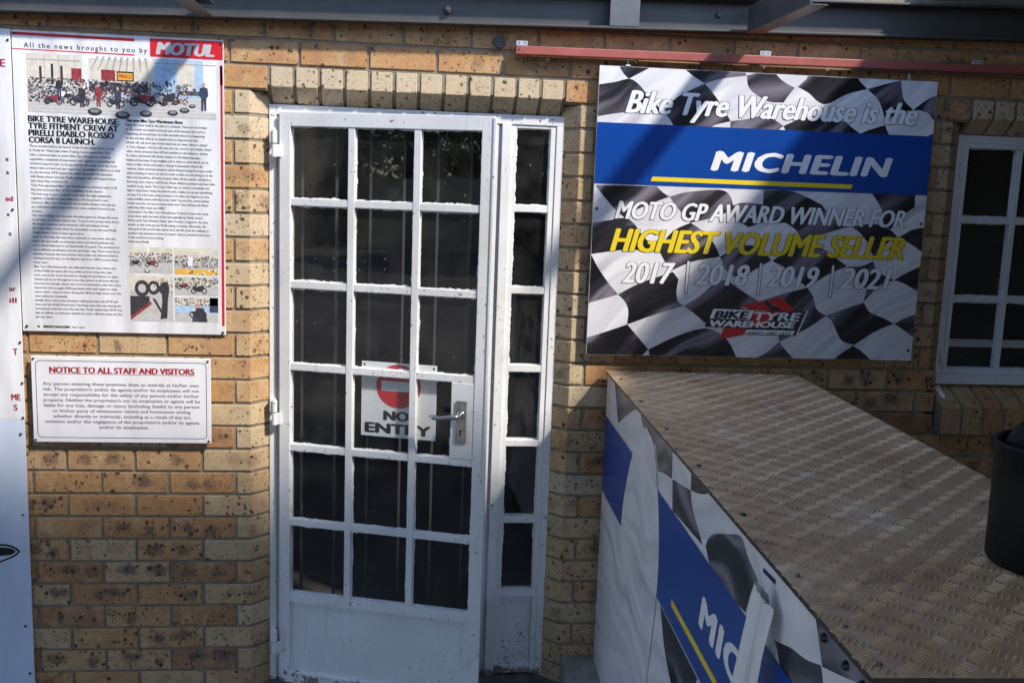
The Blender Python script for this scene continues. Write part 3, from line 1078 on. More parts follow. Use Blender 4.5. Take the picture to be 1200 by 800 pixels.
# ------------------------------------------------------------------ red rail with its clips, and the hooks
rail = thing('steel_rail', 'red oxide square steel tube fixed above the chequered banner', 'rail', (.341, -.05, 2.29))
mb = MB()
def rz_(x): return 2.2945 + .0098 * (x - .341)
v = [(x, y, rz_(x) + z) for x in (.341, 3.5) for y in (-.05, -.02) for z in (0, .028)]
mb.add(v, [(0, 1, 3, 2), (4, 6, 7, 5), (0, 4, 5, 1), (2, 3, 7, 6), (0, 2, 6, 4), (1, 5, 7, 3)], 'rail')
mb.build('tube', rail, bevel=.0025)
for x in (.3608, 1.2169, 1.9995):
    z = rz_(x) + .0285
    mb = MB(); mb.box(x - .02, x + .02, -.046, -.043, z, z + .016, 'galv'); mb.box(x - .02, x + .02, -.0428, .004, z, z + .003, 'galv')
    c = mb.build('clip', rail, bevel=.0008, segs=1)
    for dx in (-.009, .009):
        g = MB(); g.tube([(x + dx, -.046, z + .009), (x + dx, -.047, z + .009)], .0022, 'black', 8); g.build('rivet_hole', c)
mb = MB(); mb.tube([(.351, -.05, 2.309), (.351, -.0515, 2.309)], .003, 'black', 8); mb.build('rivet_hole', rail)

# ------------------------------------------------------------------ chequered banner
BX0, BX1, BZ0, BZ1, BY = .635, 1.8645, 1.261, 2.273, -.034
banner = thing('race_banner', 'large chequered flag banner board with a blue band and yellow lettering', 'banner', (1.25, BY, BZ0))
bp = WALL(BY)
flag = MB(); flag.box(BX0, BX1, BY, BY + .012, BZ0, BZ1, 'flag_white')
_n = [0]
def fl(pts):
    q = clip(softpoly(pts), BX0 + .001, BZ0 + .001, BX1 - .001, BZ1 - .001)
    _n[0] += 1
    if len(q) > 2:
        poly(flag, bp, q, 1 + .02 * _n[0], 'flag_black')
fl([(0.7036, 2.2736), (0.7189, 2.2501), (0.7385, 2.2321), (0.7753, 2.2527), (0.8137, 2.2745), (0.8103, 2.284)])
fl([(0.6254, 2.2069), (0.6895, 2.219), (0.7385, 2.2321), (0.7686, 2.22), (0.7956, 2.1941), (0.8201, 2.1653), (0.868, 2.1264), (0.7996, 2.1251), (0.7317, 2.1189), (0.6307, 2.1003)])
fl([(1.0095, 2.2283), (1.0416, 2.197), (1.0763, 2.1546), (1.1118, 2.1038), (1.0605, 2.0906), (1.0267, 2.0764), (0.9182, 2.057), (0.8988, 2.092), (0.868, 2.1264), (0.9109, 2.1747), (0.9606, 2.2043)])
fl([(0.9361, 2.2738), (0.969, 2.2509), (1.0095, 2.2283), (1.0669, 2.2473), (1.1594, 2.2625), (1.1455, 2.2782), (1.0467, 2.2899)])
fl([(1.1594, 2.2625), (1.1667, 2.2273), (1.1948, 2.2011), (1.2461, 2.1775), (1.2988, 2.1765), (1.3144, 2.201), (1.3356, 2.2295), (1.3053, 2.2419), (1.2807, 2.2572), (1.2618, 2.2755), (1.2094, 2.2758)])
fl([(1.1118, 2.1038), (1.175, 2.1148), (1.2266, 2.1269), (1.2685, 2.116), (1.3053, 2.0953), (1.2603, 2.0711), (1.1118, 2.0622)])
fl([(1.3989, 2.2764), (1.374, 2.2588), (1.3468, 2.2328), (1.3896, 2.2126), (1.4274, 2.1839), (1.4632, 2.1799), (1.5311, 2.2162), (1.6035, 2.2361), (1.5745, 2.2597), (1.543, 2.2804)])
fl([(1.6035, 2.2361), (1.6642, 2.2555), (1.7253, 2.2722), (1.7316, 2.2391), (1.7442, 2.2034), (1.7805, 2.1714), (1.7394, 2.1612), (1.7048, 2.1457), (1.6809, 2.1138), (1.6688, 2.1582), (1.6455, 2.2018)])
fl([(1.7805, 2.1714), (1.8139, 2.1981), (1.8479, 2.2192), (1.8892, 2.2295), (1.9012, 2.1174), (1.8624, 2.1395), (1.8358, 2.1625), (1.8047, 2.1708)])
fl([(1.3052, 2.0953), (1.3562, 2.1197), (1.4021, 2.1344), (1.4676, 2.13), (1.528, 2.1186), (1.5627, 2.0976), (1.5913, 2.0791), (1.4564, 2.054), (1.3325, 2.049)])
fl([(1.5912, 2.0808), (1.6315, 2.0977), (1.6809, 2.1138), (1.6906, 2.0945), (1.7099, 2.0643), (1.5872, 2.0593)])
fl([(1.8328, 2.0749), (1.8644, 2.0921), (1.8903, 2.1056), (1.8939, 2.0717)])
fl([(0.6397, 1.8645), (0.8585, 1.8683), (0.8809, 1.8485), (0.9074, 1.833), (0.8492, 1.8103), (0.7913, 1.7836), (0.7506, 1.7534), (0.7153, 1.7811), (0.6798, 1.8168)])
fl([(0.621, 1.7301), (0.692, 1.7432), (0.7506, 1.7534), (0.7856, 1.7338), (0.8222, 1.6893), (0.8852, 1.6352), (0.7652, 1.6417), (0.6137, 1.6189)])
fl([(0.9074, 1.833), (0.9491, 1.8468), (0.9913, 1.8549), (1.0936, 1.8635), (1.1297, 1.8408), (1.1459, 1.7956), (1.0661, 1.7637), (0.9899, 1.7446), (0.9533, 1.7808)])
fl([(0.8852, 1.6352), (0.8997, 1.6792), (0.9358, 1.7178), (0.9899, 1.7446), (1.0348, 1.7168), (1.081, 1.6721), (1.1058, 1.6265), (1.0075, 1.6068), (0.9236, 1.569), (0.9042, 1.6038)])
fl([(0.7397, 1.4813), (0.8229, 1.5258), (0.9366, 1.5668), (0.958, 1.542), (0.954, 1.4953), (0.9605, 1.4614), (0.9832, 1.4449), (0.8812, 1.4125), (0.7798, 1.3735), (0.7814, 1.423), (0.7667, 1.4566)])
fl([(0.6137, 1.6189), (0.6347, 1.6228), (0.6624, 1.576), (0.6989, 1.5267), (0.7397, 1.4813), (0.6892, 1.4649), (0.6179, 1.4428)])
fl([(0.6195, 1.317), (0.7123, 1.3489), (0.7798, 1.3735), (0.8165, 1.334), (0.8627, 1.2833), (0.8124, 1.2521), (0.6232, 1.24)])
fl([(0.9832, 1.4449), (1.0409, 1.482), (1.1006, 1.5362), (1.1381, 1.5434), (1.1982, 1.5047), (1.265, 1.4673), (1.1902, 1.439), (1.1287, 1.4062), (1.0663, 1.386), (1.0194, 1.4224)])
fl([(0.8627, 1.2833), (0.9556, 1.3309), (1.0626, 1.3651), (1.1298, 1.345), (1.1678, 1.3067), (1.1984, 1.2507), (0.8739, 1.2403)])
fl([(1.1057, 1.6264), (1.1799, 1.6679), (1.2501, 1.6638), (1.2981, 1.619), (1.2432, 1.5865), (1.1887, 1.5479), (1.1359, 1.5743)])
fl([(1.2507, 1.8675), (1.3506, 1.8693), (1.4136, 1.8482), (1.4683, 1.8249), (1.4011, 1.7874), (1.3379, 1.7559), (1.2636, 1.756), (1.2043, 1.7348), (1.1499, 1.7665), (1.1339, 1.8077), (1.1805, 1.8217), (1.2502, 1.8175)])
fl([(1.3379, 1.7559), (1.4011, 1.7874), (1.4683, 1.8249), (1.5117, 1.7826), (1.5811, 1.7494), (1.4862, 1.7201), (1.4089, 1.6948), (1.3794, 1.7319)])
fl([(1.6541, 1.8717), (1.8191, 1.8725), (1.8211, 1.8268), (1.7735, 1.7913), (1.7352, 1.7432), (1.7086, 1.7679), (1.6948, 1.8183)])
fl([(1.5901, 1.7488), (1.669, 1.7624), (1.7352, 1.7432), (1.7675, 1.7169), (1.7169, 1.6829), (1.6815, 1.6304), (1.6633, 1.6812), (1.6281, 1.7228)])
fl([(1.7719, 1.7171), (1.823, 1.746), (1.8716, 1.7561), (1.8773, 1.6576), (1.8384, 1.6839)])
fl([(1.3007, 1.6169), (1.3589, 1.6594), (1.4134, 1.6932), (1.491, 1.665), (1.5854, 1.6045), (1.5167, 1.5742), (1.4409, 1.5232), (1.3937, 1.558), (1.3465, 1.5952)])
fl([(1.5854, 1.6045), (1.6388, 1.6077), (1.6819, 1.6261), (1.6991, 1.5878), (1.7695, 1.5595), (1.713, 1.5363), (1.66, 1.4768), (1.6666, 1.5221), (1.6249, 1.5643)])
fl([(1.7695, 1.5595), (1.8121, 1.5866), (1.8769, 1.6187), (1.879, 1.5102), (1.8163, 1.5451)])
fl([(1.2637, 1.4688), (1.3455, 1.4967), (1.4409, 1.5232), (1.4659, 1.4911), (1.4833, 1.4439), (1.5211, 1.4213), (1.4449, 1.3691), (1.3505, 1.3218), (1.3398, 1.3668), (1.2979, 1.4266)])
fl([(1.5211, 1.4213), (1.5818, 1.4463), (1.6603, 1.4742), (1.6861, 1.44), (1.7379, 1.4194), (1.7855, 1.3985), (1.7156, 1.368), (1.6388, 1.3162), (1.5924, 1.3285), (1.5667, 1.363), (1.5453, 1.4019)])
fl([(1.2316, 1.2469), (1.3005, 1.2771), (1.3505, 1.3218), (1.3799, 1.2891), (1.4234, 1.2505)])
fl([(1.5543, 1.2485), (1.5877, 1.28), (1.6345, 1.3135), (1.6779, 1.2861), (1.7226, 1.2471)])
fl([(1.7855, 1.3985), (1.8288, 1.4214), (1.8817, 1.4402), (1.888, 1.3346), (1.8242, 1.3756)])
flag.build('banner_board', banner)
mb = MB(); rect(mb, bp, BX0 + .0004, 1.871, BX1 - .0004, 2.0815, 4, 'blue')
band = mb.build('blue_band', banner)
mb = MB(); poly(mb, bp, [(.836, 1.8855), (.842, 1.9010), (1.580, 1.8995), (1.573, 1.8840)], 5, 'yellow')
mb.build('yellow_line', band)
mb = MB()
put_text(mb, bp, 'MICHELIN', 1.049, 1.722, 1.9325, 1.997, 'white', 5, .0070, .28, spacing=1.1)
mb.build('lettering', band)
mb = MB()
put_text(mb, bp, 'Bike Tyre Warehouse is the', .732, 1.812, 2.1185, 2.193, 'white', 4, .0042, .28, .0019)
mb.build('lettering', banner)
mb = MB()
put_text(mb, bp, 'MOTO GP AWARD WINNER FOR', .713, 1.803, 1.7515, 1.812, 'white', 4, .0030, .25, .0017)
mb.build('lettering', banner)
mb = MB()
put_text(mb, bp, 'HIGHEST VOLUME SELLER', .702, 1.815, 1.6365, 1.7145, 'yellow', 4, .0045, .25, .0018)
mb.build('lettering', banner)
mb = MB()
for s, a, b in (('2017', .751, .945), ('2018', 1.018, 1.225), ('2019', 1.286, 1.487), ('2021', 1.561, 1.759)):
    put_text(mb, bp, s, a, b, 1.5245, 1.598, 'white', 4, .0036, .22, .0018)
for u in (.983, 1.252, 1.524):
    poly(mb, bp, [(u - .001, 1.491), (u + .011, 1.491), (u + .014, 1.609), (u + .002, 1.609)], 4, 'black')
    poly(mb, bp, [(u + .001, 1.493), (u + .009, 1.493), (u + .012, 1.607), (u + .004, 1.607)], 5, 'white')
mb.build('lettering', banner)
logo = MB()
lg = lambda pts, lay, key: poly(logo, bp, pts, lay, key)
lg([(1.1913, 1.4502), (1.2629, 1.4672), (1.2802, 1.4686), (1.3138, 1.4389), (1.3561, 1.4354), (1.2903, 1.4729), (1.3449, 1.4878), (1.3945, 1.4449), (1.3913, 1.4329), (1.2513, 1.4364)], 4.2, 'logo_red')
lg([(1.2802, 1.4686), (1.292, 1.4736), (1.328, 1.4365), (1.3181, 1.4294)], 4.4, 'black')
lg([(1.138, 1.3726), (1.2249, 1.3711), (1.2129, 1.3445), (1.1256, 1.327)], 4.2, 'logo_red')
lg([(1.0882, 1.4426), (1.251, 1.4404), (1.2484, 1.4295), (1.4367, 1.4349), (1.4107, 1.346), (1.2163, 1.346), (1.2232, 1.37), (1.0655, 1.371)], 4.6, 'black')
lg([(1.2446, 1.4328), (1.3353, 1.4326), (1.2908, 1.3759), (1.2387, 1.3731)], 4.8, 'logo_red')
lg([(1.0947, 1.4377), (1.2465, 1.4359), (1.2349, 1.401), (1.082, 1.4026)], 5.0, 'white')
lg([(1.2236, 1.3646), (1.4075, 1.3638), (1.4, 1.3478), (1.2182, 1.3487)], 5.0, 'white')
lg([(1.4476, 1.44), (1.4512, 1.4387), (1.4153, 1.3461), (1.411, 1.3467)], 5.0, 'white')
put_text(logo, bp, 'BIKE', *[q for q in (1.097, 1.232)], 1.4045, 1.430, 'black', 5.4, .0035, .35)
put_text(logo, bp, 'TYRE', 1.238, 1.428, 1.4005, 1.4285, 'white', 5.4, .003, .35)
put_text(logo, bp, 'WAREHOUSE', 1.078, 1.408, 1.3735, 1.395, 'white', 5.4, .003, .3)
put_text(logo, bp, 'STREET • DIRT • ATV', 1.226, 1.392, 1.3475, 1.3575, 'ink', 5.4, .0006, .3)
logo.build('shop_emblem', banner)
screws(banner, BY, [(.648, 1.783), (1.852, 1.768), (.648, 1.30), (1.85, 1.30)], .005)
for x, z in ((.7337, 2.2845), (1.7537, 2.289)):
    mb = MB()
    mb.tube([(x, -.03, 2.268), (x, -.033, 2.281), (x, -.034, 2.296)], .0032, 'galv', 8)
    mb.tube([(x - .008, -.034, 2.276), (x + .008, -.034, 2.276)], .003, 'galv', 8)
    mb.build('hook', banner)

# ------------------------------------------------------------------ news poster
PX0, PX1, PZ0, PZ1, PY = -1.316, -.638, 1.301, 2.296, -.012
poster = thing('news_poster', 'tall white magazine page poster with red border, headline and workshop photographs', 'poster', (-.98, PY, PZ0))
board('poster_board', PY, PX0, PZ0, PX1, PZ1, 'board', .008, poster)
pp = WALL(PY)
def wrect(mb, pts, lay, key): poly(mb, pp, pts, lay, key)
mb = MB()
wrect(mb, [(-1.3143, 2.29), (-0.9258, 2.2865), (-0.9259, 2.2775), (-1.3147, 2.2805)], 1, 'red')
wrect(mb, [(-1.3156, 2.2375), (-0.9268, 2.2358), (-0.9269, 2.2317), (-1.3157, 2.2343)], 1, 'red')
wrect(mb, [(-0.6508, 2.2118), (-0.642, 2.2115), (-0.6408, 2.1496), (-0.6506, 2.1492)], 1, 'red')
wrect(mb, [(-0.6493, 2.2132), (-0.6421, 2.213), (-0.6416, 1.3327), (-0.6506, 1.3325)], 1, 'red')
mb.build('red_border', poster)
mb = MB()
wrect(mb, [(-0.8761, 2.2897), (-0.6403, 2.2911), (-0.6408, 2.2303), (-0.8765, 2.2314)], 1, 'red')
put_text(mb, pp, 'MOTUL', -.8584, -.6600, 2.2405, 2.2785, 'silver', 2, .0042, .20)
mb.build('brand_panel', poster)
mb = MB()
put_text(mb, pp, 'All the news brought to you by', -1.278, -.886, 2.242, 2.2575, 'ink', 1, .0005, .0, spacing=1.35)
mb.build('lettering', poster)
mb = MB()
HX0 = -1.2735
for s, x1, yb in (('BIKE TYRE WAREHOUSE:', -.979, 2.0045), ('TYRE FITMENT CREW AT', -.984, 1.9815), ('PIRELLI DIABLO ROSSO', -.998, 1.9585), ('CORSA II LAUNCH.', -1.060, 1.9355)):
    put_text(mb, pp, s, HX0, x1, yb, yb + .0190, 'black', 1, .0015)
mb.build('headline', poster)
COL1 = ['Three months before the launch of the Pirelli Diablo Rosso Corsa', 'II, Pirelli SA / Moto bike riders Testing Centre asked Bike Tyre', 'with a technical team to assess Bike Tyre Warehouse technical',
 'capabilities, equipment & experience with regards to providing the', 'technical support team on the ground for the event. As is the norm,', 'these riders arrived and saw regard our capabilities in Africa as a need',
 'to see the level. BTW passed the initial assessment & inspection', 'with flying colours and the Pirelli contingent left with happier faces', 'than when they arrived in SA.',
 'They then appointed Bike Tyre Warehouse as technical team, to fit,', 'fine tune and look after all 40 pirelli bikes on the launch.', 'The best way to put a technical team with the right equipment', 'together, a handful of spare bikes for a 10 day period in two',
 'locations. Bike Tyre Warehouse has a mobile division that can set', 'up a full kitted self-contained fitment centre within 8 hours in any', 'location.', 'The real challenge was the time allocation given to change the tyres',
 'on all bikes, in 3 hours twice a day. To put it into perspective, that is', '40 wheels removed, tyres removed, refit and balance all day.', 'All of the riders is now there for journalists to test the new Pirelli', 'Diablo Rosso Corsa II super sport tyres.',
 'Now in mind that this was not a customer or test event, this was', 'about the tyre itself, so every tyre had to be fitted perfectly and', 'every wheel balanced to one hundredth of a gram. The pressures to', 'exact inflation specification for the particular ring. There must be no',
 'mistakes because the test journos had to take any abnormal feel as', 'coming from the tyre, so the fitment had to be 100% at every time,', 'every time.', 'Bike Tyre Warehouse also set calibration & test runs, where two',
 'of the Pirelli two pilots list it as, while on a lot of lap two days', 'were out on the track then had to change, fit and balance on spare', 'wheels and so on throughout a two day period, so all tyres did not', 'become hot enough, where two tyres is sometimes a task but a very',
 'important one, as again 100% guarantee with each urgent or emp-', 'loyed result - reset or move during this 48 hour high stress over the', 'team delivered constantly.', 'Initially there were some shoulder rubbing between the BTW and',
 'team and the Pirelli Motorcycle Test Dept team that was sharing the', 'technical pit area but once the test day, Pirelli realised that BTW was', 'able to deliver, so everyone settled into their collective tasks and the', 'job was done.']
COL2 = ['Being the crew chief in the pits is a constant. There are no breaks', 'or all rounds you stand across pit just work because the work is', 'happening all around you. In a few seconds when it is happening', 'so fast and fast, bike is on stands and is a ring and one had',
 'wheels off, call tyres use of the wash hot air clean, where a wheel', 'to Tyre changer, rim tyre off, new tyre on, correct tyre inside, check', 'valve, check pressure then off the machine to the balancer, checks', 'fit, where shimmied off wheel rotates on the balancing page,',
 'balanced checking of any weights. Job is done to next wheel, car in', 'back on bike check and make a change if pneumatic wheel off,', 'remove, clock and have ahead to wheel fitment being fit proper order', 'same steering in reach, no errors made as bike so everything is on the',
 'bike, but should be, all bolts torqued. Bike off the stands, wheeled to', 'first stop, tyre report, cold & hot. Reset inflation pressure and fuel, bike', 'needed to go, done. The Crew Chief rigs to control constantly and', 'high is important. Using the time to plan, replace or go get something',
 'wrong. It is a live and under pressure it is what can happen, so true', 'responsibility starts with the crew chief. You are live, some testing', 'breaks and yes, we had so many bathroom "but nothing was fitted', 'until they bike went out 100%."',
 'Conclusion: The Bike Tyre Warehouse Technical Team was rated', 'as up there with the best of the best globally by Pirelli. Senior', 'Motorcycle Test Division Head, Salvo Pennisi, a legend in the tyre', 'world, so the crew got by Pirelli taking correctly, effectively, the',
 'true goal in the world then down here the SA took the unlikely to', 'produce the technical service to match. Hence considered the best', 'in the world of motorcycling.', 'Well done Pirelli']
mb = MB()
put_block(mb, pp, COL1, -1.272, .290, 1.9215, .5735 / (len(COL1) - 1), .50, 'ink', 1, .00025)
put_block(mb, pp, COL2, -.960, .290, 2.0030, .3895 / (len(COL2) - 1), .50, 'ink', 1, .00025)
put_text(mb, pp, 'This new Bike Tyre Warehouse Show', -.960, -.773, 2.0165, 2.0255, 'black', 1, .0009)
put_text(mb, pp, '98', -1.268, -1.2595, 1.3145, 1.3215, 'black', 1, .0006)
put_text(mb, pp, 'SERVICE MAGAZINE', -1.248, -1.160, 1.3145, 1.3215, 'black', 1, .0009)
put_text(mb, pp, 'MAY 2018', -1.154, -1.112, 1.3145, 1.3205, 'ink', 1, .0002)
mb.build('body_text', poster)

def bike(mb, u, v, s, key, lay, flip=1):
    f = flip
    annulus(mb, pp, u - f * .75 * s, v + .42 * s, .40 * s, .42 * s, .62, lay, 'photo_dark', 16)
    annulus(mb, pp, u + f * .72 * s, v + .42 * s, .40 * s, .42 * s, .62, lay, 'photo_dark', 16)
    poly(mb, pp, [(u + f * a * s, v + b * s) for a, b in ((-.75, .45), (-.35, .35), (.25, .3), (.5, .6), (.3, .95), (-.1, .9), (-.5, 1.0), (-.85, .8))], lay + .1, 'photo_dark')
    poly(mb, pp, [(u + f * a * s, v + b * s) for a, b in ((.1, .45), (.55, .5), (.75, .95), (.55, 1.3), (.2, 1.1), (-.1, 1.15), (-.2, .9))], lay + .2, key)
    poly(mb, pp, [(u + f * a * s, v + b * s) for a, b in ((-.95, .95), (-.4, .85), (-.3, 1.0), (-.9, 1.15))], lay + .25, key)
def man(mb, u, v, s, top, legs, lay):
    poly(mb, pp, [(u - .16 * s, v), (u - .03 * s, v), (u, v + .8 * s), (u + .03 * s, v), (u + .16 * s, v), (u + .17 * s, v + .95 * s), (u - .17 * s, v + .95 * s)], lay, legs)
    poly(mb, pp, [(u - .19 * s, v + .85 * s), (u + .19 * s, v + .85 * s), (u + .30 * s, v + 1.0 * s), (u + .26 * s, v + 1.48 * s), (u, v + 1.56 * s), (u - .26 * s, v + 1.48 * s), (u - .30 * s, v + 1.0 * s)], lay + .1, top)
    disc(mb, pp, u, v + 1.7 * s, .12 * s, .15 * s, lay + .15, 'photo_skin', 10)
def clutter(mb, u0, u1, v0, v1, n, s, keys, lay, rr):
    for i in range(n):
        u, v = rr.uniform(u0, u1), rr.uniform(v0, v1)
        k = rr.randint(4, 7); ph = rr.random() * 6
        pts = [(u + s * rr.uniform(.4, 1.2) * math.cos(ph + 2 * math.pi * q / k), v + s * rr.uniform(.4, 1.2) * math.sin(ph + 2 * math.pi * q / k)) for q in range(k)]
        poly(mb, pp, clip(pts, u0, v0, u1, v1) or [(u, v), (u + .001, v), (u, v + .001)], lay + i * .002, rr.choice(keys))

rr = random.Random(3)
DARKS = ['photo_dark'] * 5 + ['photo_steel'] * 3 + ['photo_grey'] * 3 + ['photo_navy', 'photo_red', 'photo_floor', 'black']
LIGHTS = ['photo_wall', 'photo_floor', 'white', 'photo_wall', 'photo_blue', 'photo_grey']
mb = MB()                                  # the wide photograph of the pit garage
pp = Plane((0, PY, .027), (1, 0, 0), (0, 0, 1), (0, -1, 0))   # picture block sits higher on the page
A0, A1, C0, C1 = -1.272, -.664, 2.008, 2.197
rect(mb, pp, A0, C0, A1, C1, 1, 'photo_floor')
rect(mb, pp, A0, 2.095, A1, C1, 1.5, 'photo_wall')
rect(mb, pp, -.865, 2.075, -.70, C1, 1.7, 'photo_blue')
rect(mb, pp, -.790, 2.085, -.735, 2.19, 1.8, 'photo_wall')
rect(mb, pp, -1.078, 2.19, -.87, C1, 1.75, 'white')
rect(mb, pp, -.705, 2.03, A1, C1, 1.75, 'white')
rect(mb, pp, -1.095, 2.09, -1.075, C1, 1.9, 'white')
rect(mb, pp, -1.075, 2.085, -.885, 2.115, 1.9, 'photo_dark')
rect(mb, pp, -1.035, 2.120, -.99, 2.155, 2, 'photo_red'); rect(mb, pp, -.985, 2.120, -.93, 2.152, 2, 'black')
rect(mb, pp, -.982, 2.124, -.934, 2.147, 2.2, 'photo_orange')
put_text(mb, pp, 'PIRELLI', -.979, -.937, 2.130, 2.142, 'logo_red', 2.4, .0006)
rect(mb, pp, -1.130, 2.11, -1.098, 2.155, 1.9, 'photo_red')
for u in (-1.232, -1.195, -1.165): rect(mb, pp, u, 2.1, u + .008, 2.1 + rr.uniform(.05, .08), 2, 'photo_dark')
for k in range(9):                        # ceiling beams, strip lights and wall joints of the garage
    u = -1.07 + k * .023
    poly(mb, pp, [(u, 2.150), (u + .003, 2.150), (u + .030 - k * .004, C1), (u + .022 - k * .004, C1)], 1.96, 'photo_shade')
for u in (-1.215, -1.17, -1.12): rect(mb, pp, u, 2.1, u + .0015, C1, 1.6, 'photo_shade')
rect(mb, pp, A0, 2.176, -1.10, 2.180, 1.6, 'photo_shade'); rect(mb, pp, -.865, 2.182, A1, 2.186, 1.95, 'photo_shade')
for k in range(7):
    rect(mb, pp, A0, C0 + .006 + k * .011, A1, C0 + .0105 + k * .011, 1.1 + k * .01, 'photo_floor2')
rect(mb, pp, -.79, 2.083, -.70, 2.098, 2.1, 'photo_steel')
clutter(mb, -1.268, -1.075, 2.040, 2.122, 420, .0042, DARKS, 2.2, rr)
clutter(mb, -1.075, -.755, 2.050, 2.122, 520, .0042, DARKS, 2.2, rr)
clutter(mb, -.865, -.72, 2.085, 2.13, 20, .006, ['photo_dark', 'photo_grey', 'photo_navy'], 2.2, rr)
for u, v, s, k, f in ((-1.19, 2.035, .026, 'photo_red', 1), (-1.155, 2.05, .026, 'white', -1), (-1.105, 2.035, .028, 'photo_navy', 1), (-.905, 2.04, .036, 'photo_red', 1), (-.86, 2.045, .034, 'photo_grey', 1), (-.82, 2.05, .032, 'photo_dark', 1), (-.99, 2.035, .026, 'photo_navy', 1)):
    bike(mb, u, v, s, k, 3.2, f)
man(mb, -1.045, 2.035, .040, 'photo_red', 'photo_red', 3.7); man(mb, -.983, 2.03, .038, 'photo_navy', 'photo_dark', 3.7)
man(mb, -.704, 2.035, .050, 'photo_navy', 'photo_navy', 3.7); man(mb, -1.098, 2.03, .040, 'photo_dark', 'photo_dark', 3.7)
man(mb, -1.17, 2.055, .038, 'photo_dark', 'photo_navy', 3.65)
for u, v, r in ((-1.058, 2.018, .023), (-.969, 2.010, .024), (-.893, 2.018, .020), (-.806, 2.024, .017), (-.767, 2.034, .016), (-.742, 2.049, .011)):
    disc(mb, pp, u, v, r, r * .52, 3.8, 'photo_dark', 20); disc(mb, pp, u, v + r * .12, r * .66, r * .28, 3.9, 'photo_grey', 18)
mb.build('photograph', poster)
pp = WALL(PY)
def photo(u0, v0, u1, v1, fn):
    mb = MB(); fn(mb, u0, v0, u1, v1); mb.build('photograph', poster)
def ph_a(mb, u0, v0, u1, v1):
    rect(mb, pp, u0, v0, u1, v1, 1, 'photo_floor'); rect(mb, pp, u0, v0 + .6 * (v1 - v0), u1, v1, 1.3, 'photo_wall')
    rect(mb, pp, u0 + .06, v0 + .5 * (v1 - v0), u0 + .068, v1, 1.5, 'white')
    clutter(mb, u0, u1, v0 + .42 * (v1 - v0), v0 + .78 * (v1 - v0), 150, .0032, DARKS, 1.6, rr)
    bike(mb, u0 + .022, v0 + .024, .017, 'photo_dark', 2.4); bike(mb, u0 + .075, v0 + .022, .02, 'photo_red', 2.5)
    disc(mb, pp, u0 + .06, v0 + .008, .010, .006, 2.6, 'photo_dark', 16); disc(mb, pp, u0 + .06, v0 + .009, .0065, .0035, 2.7, 'white', 16)
def ph_b(mb, u0, v0, u1, v1):
    rect(mb, pp, u0, v0, u1, v1, 1, 'photo_floor'); rect(mb, pp, u0, v0 + .62 * (v1 - v0), u1, v1, 1.3, 'photo_wall')
    rect(mb, pp, u0, v0, u1, v0 + .2 * (v1 - v0), 1.4, 'photo_orange')
    rect(mb, pp, u0 + .046, v0 + .33 * (v1 - v0), u0 + .062, v0 + .72 * (v1 - v0), 1.9, 'white')
    clutter(mb, u0, u1, v0 + .25 * (v1 - v0), v0 + .72 * (v1 - v0), 170, .0032, DARKS, 1.6, rr)
    clutter(mb, u0 + .02, u1, v0, v0 + .2 * (v1 - v0), 14, .004, ['photo_dark', 'white'], 2.0, rr)
def ph_c(mb, u0, v0, u1, v1):
    w, h = u1 - u0, v1 - v0
    rect(mb, pp, u0, v0, u1, v1, 1, 'photo_floor'); rect(mb, pp, u0, v0 + .68 * h, u1, v1, 1.2, 'photo_wall')
    clutter(mb, u0 + .55 * w, u1, v0 + .62 * h, v0 + .92 * h, 60, .003, DARKS, 1.3, rr)
    poly(mb, pp, [(u0, v0 + .1 * h), (u0 + .45 * w, v0 + .42 * h), (u0 + .45 * w, v0 + .55 * h), (u0, v0 + .55 * h)], 2, 'photo_dark')
    poly(mb, pp, [(u0, v0 + .02 * h), (u0 + .5 * w, v0 + .38 * h), (u0 + .48 * w, v0 + .44 * h), (u0, v0 + .10 * h)], 2.1, 'photo_red')
    poly(mb, pp, [(u0 + .52 * w, v0 + .5 * h), (u0 + .58 * w, v0 + .5 * h), (u0 + .78 * w, v0 + .18 * h), (u0 + .72 * w, v0 + .18 * h)], 2.1, 'photo_dark')
    annulus(mb, pp, u0 + .28 * w, v0 + .72 * h, .17 * w, .18 * h, .55, 2.5, 'photo_dark'); disc(mb, pp, u0 + .28 * w, v0 + .72 * h, .085 * w, .095 * h, 2.4, 'silver', 16)
    annulus(mb, pp, u0 + .55 * w, v0 + .74 * h, .14 * w, .15 * h, .55, 2.45, 'photo_dark')
    poly(mb, pp, [(u0 + a * w, v0 + b * h) for a, b in ((.70, .05), (.86, .08), (.88, .45), (.92, .75), (.86, .88), (.76, .86), (.62, .70), (.74, .62), (.75, .45))], 2.8, 'photo_dark')
    disc(mb, pp, u0 + .76 * w, v0 + .91 * h, .05 * w, .045 * h, 2.9, 'photo_skin', 12)
    put_text(mb, pp, 'PIRELLI Team', u0 + .30 * w, u0 + .62 * w, v0 + .09 * h, v0 + .135 * h, 'white', 3, .0003)
    put_text(mb, pp, 'balancing bikes', u0 + .26 * w, u0 + .66 * w, v0 + .03 * h, v0 + .07 * h, 'white', 3, .0003)
def ph_d(mb, u0, v0, u1, v1):
    w, h = u1 - u0, v1 - v0
    rect(mb, pp, u0, v0, u1, v1, 1, 'photo_floor'); rect(mb, pp, u0, v0 + .5 * h, u1, v1, 1.2, 'photo_wall')
    clutter(mb, u0, u1, v0 + .4 * h, v0 + .98 * h, 150, .0034, DARKS, 1.4, rr)
    bike(mb, u0 + .03, v0 + .02, .018, 'photo_red', 2.2); bike(mb, u0 + .082, v0 + .006, .024, 'photo_dark', 2.4)
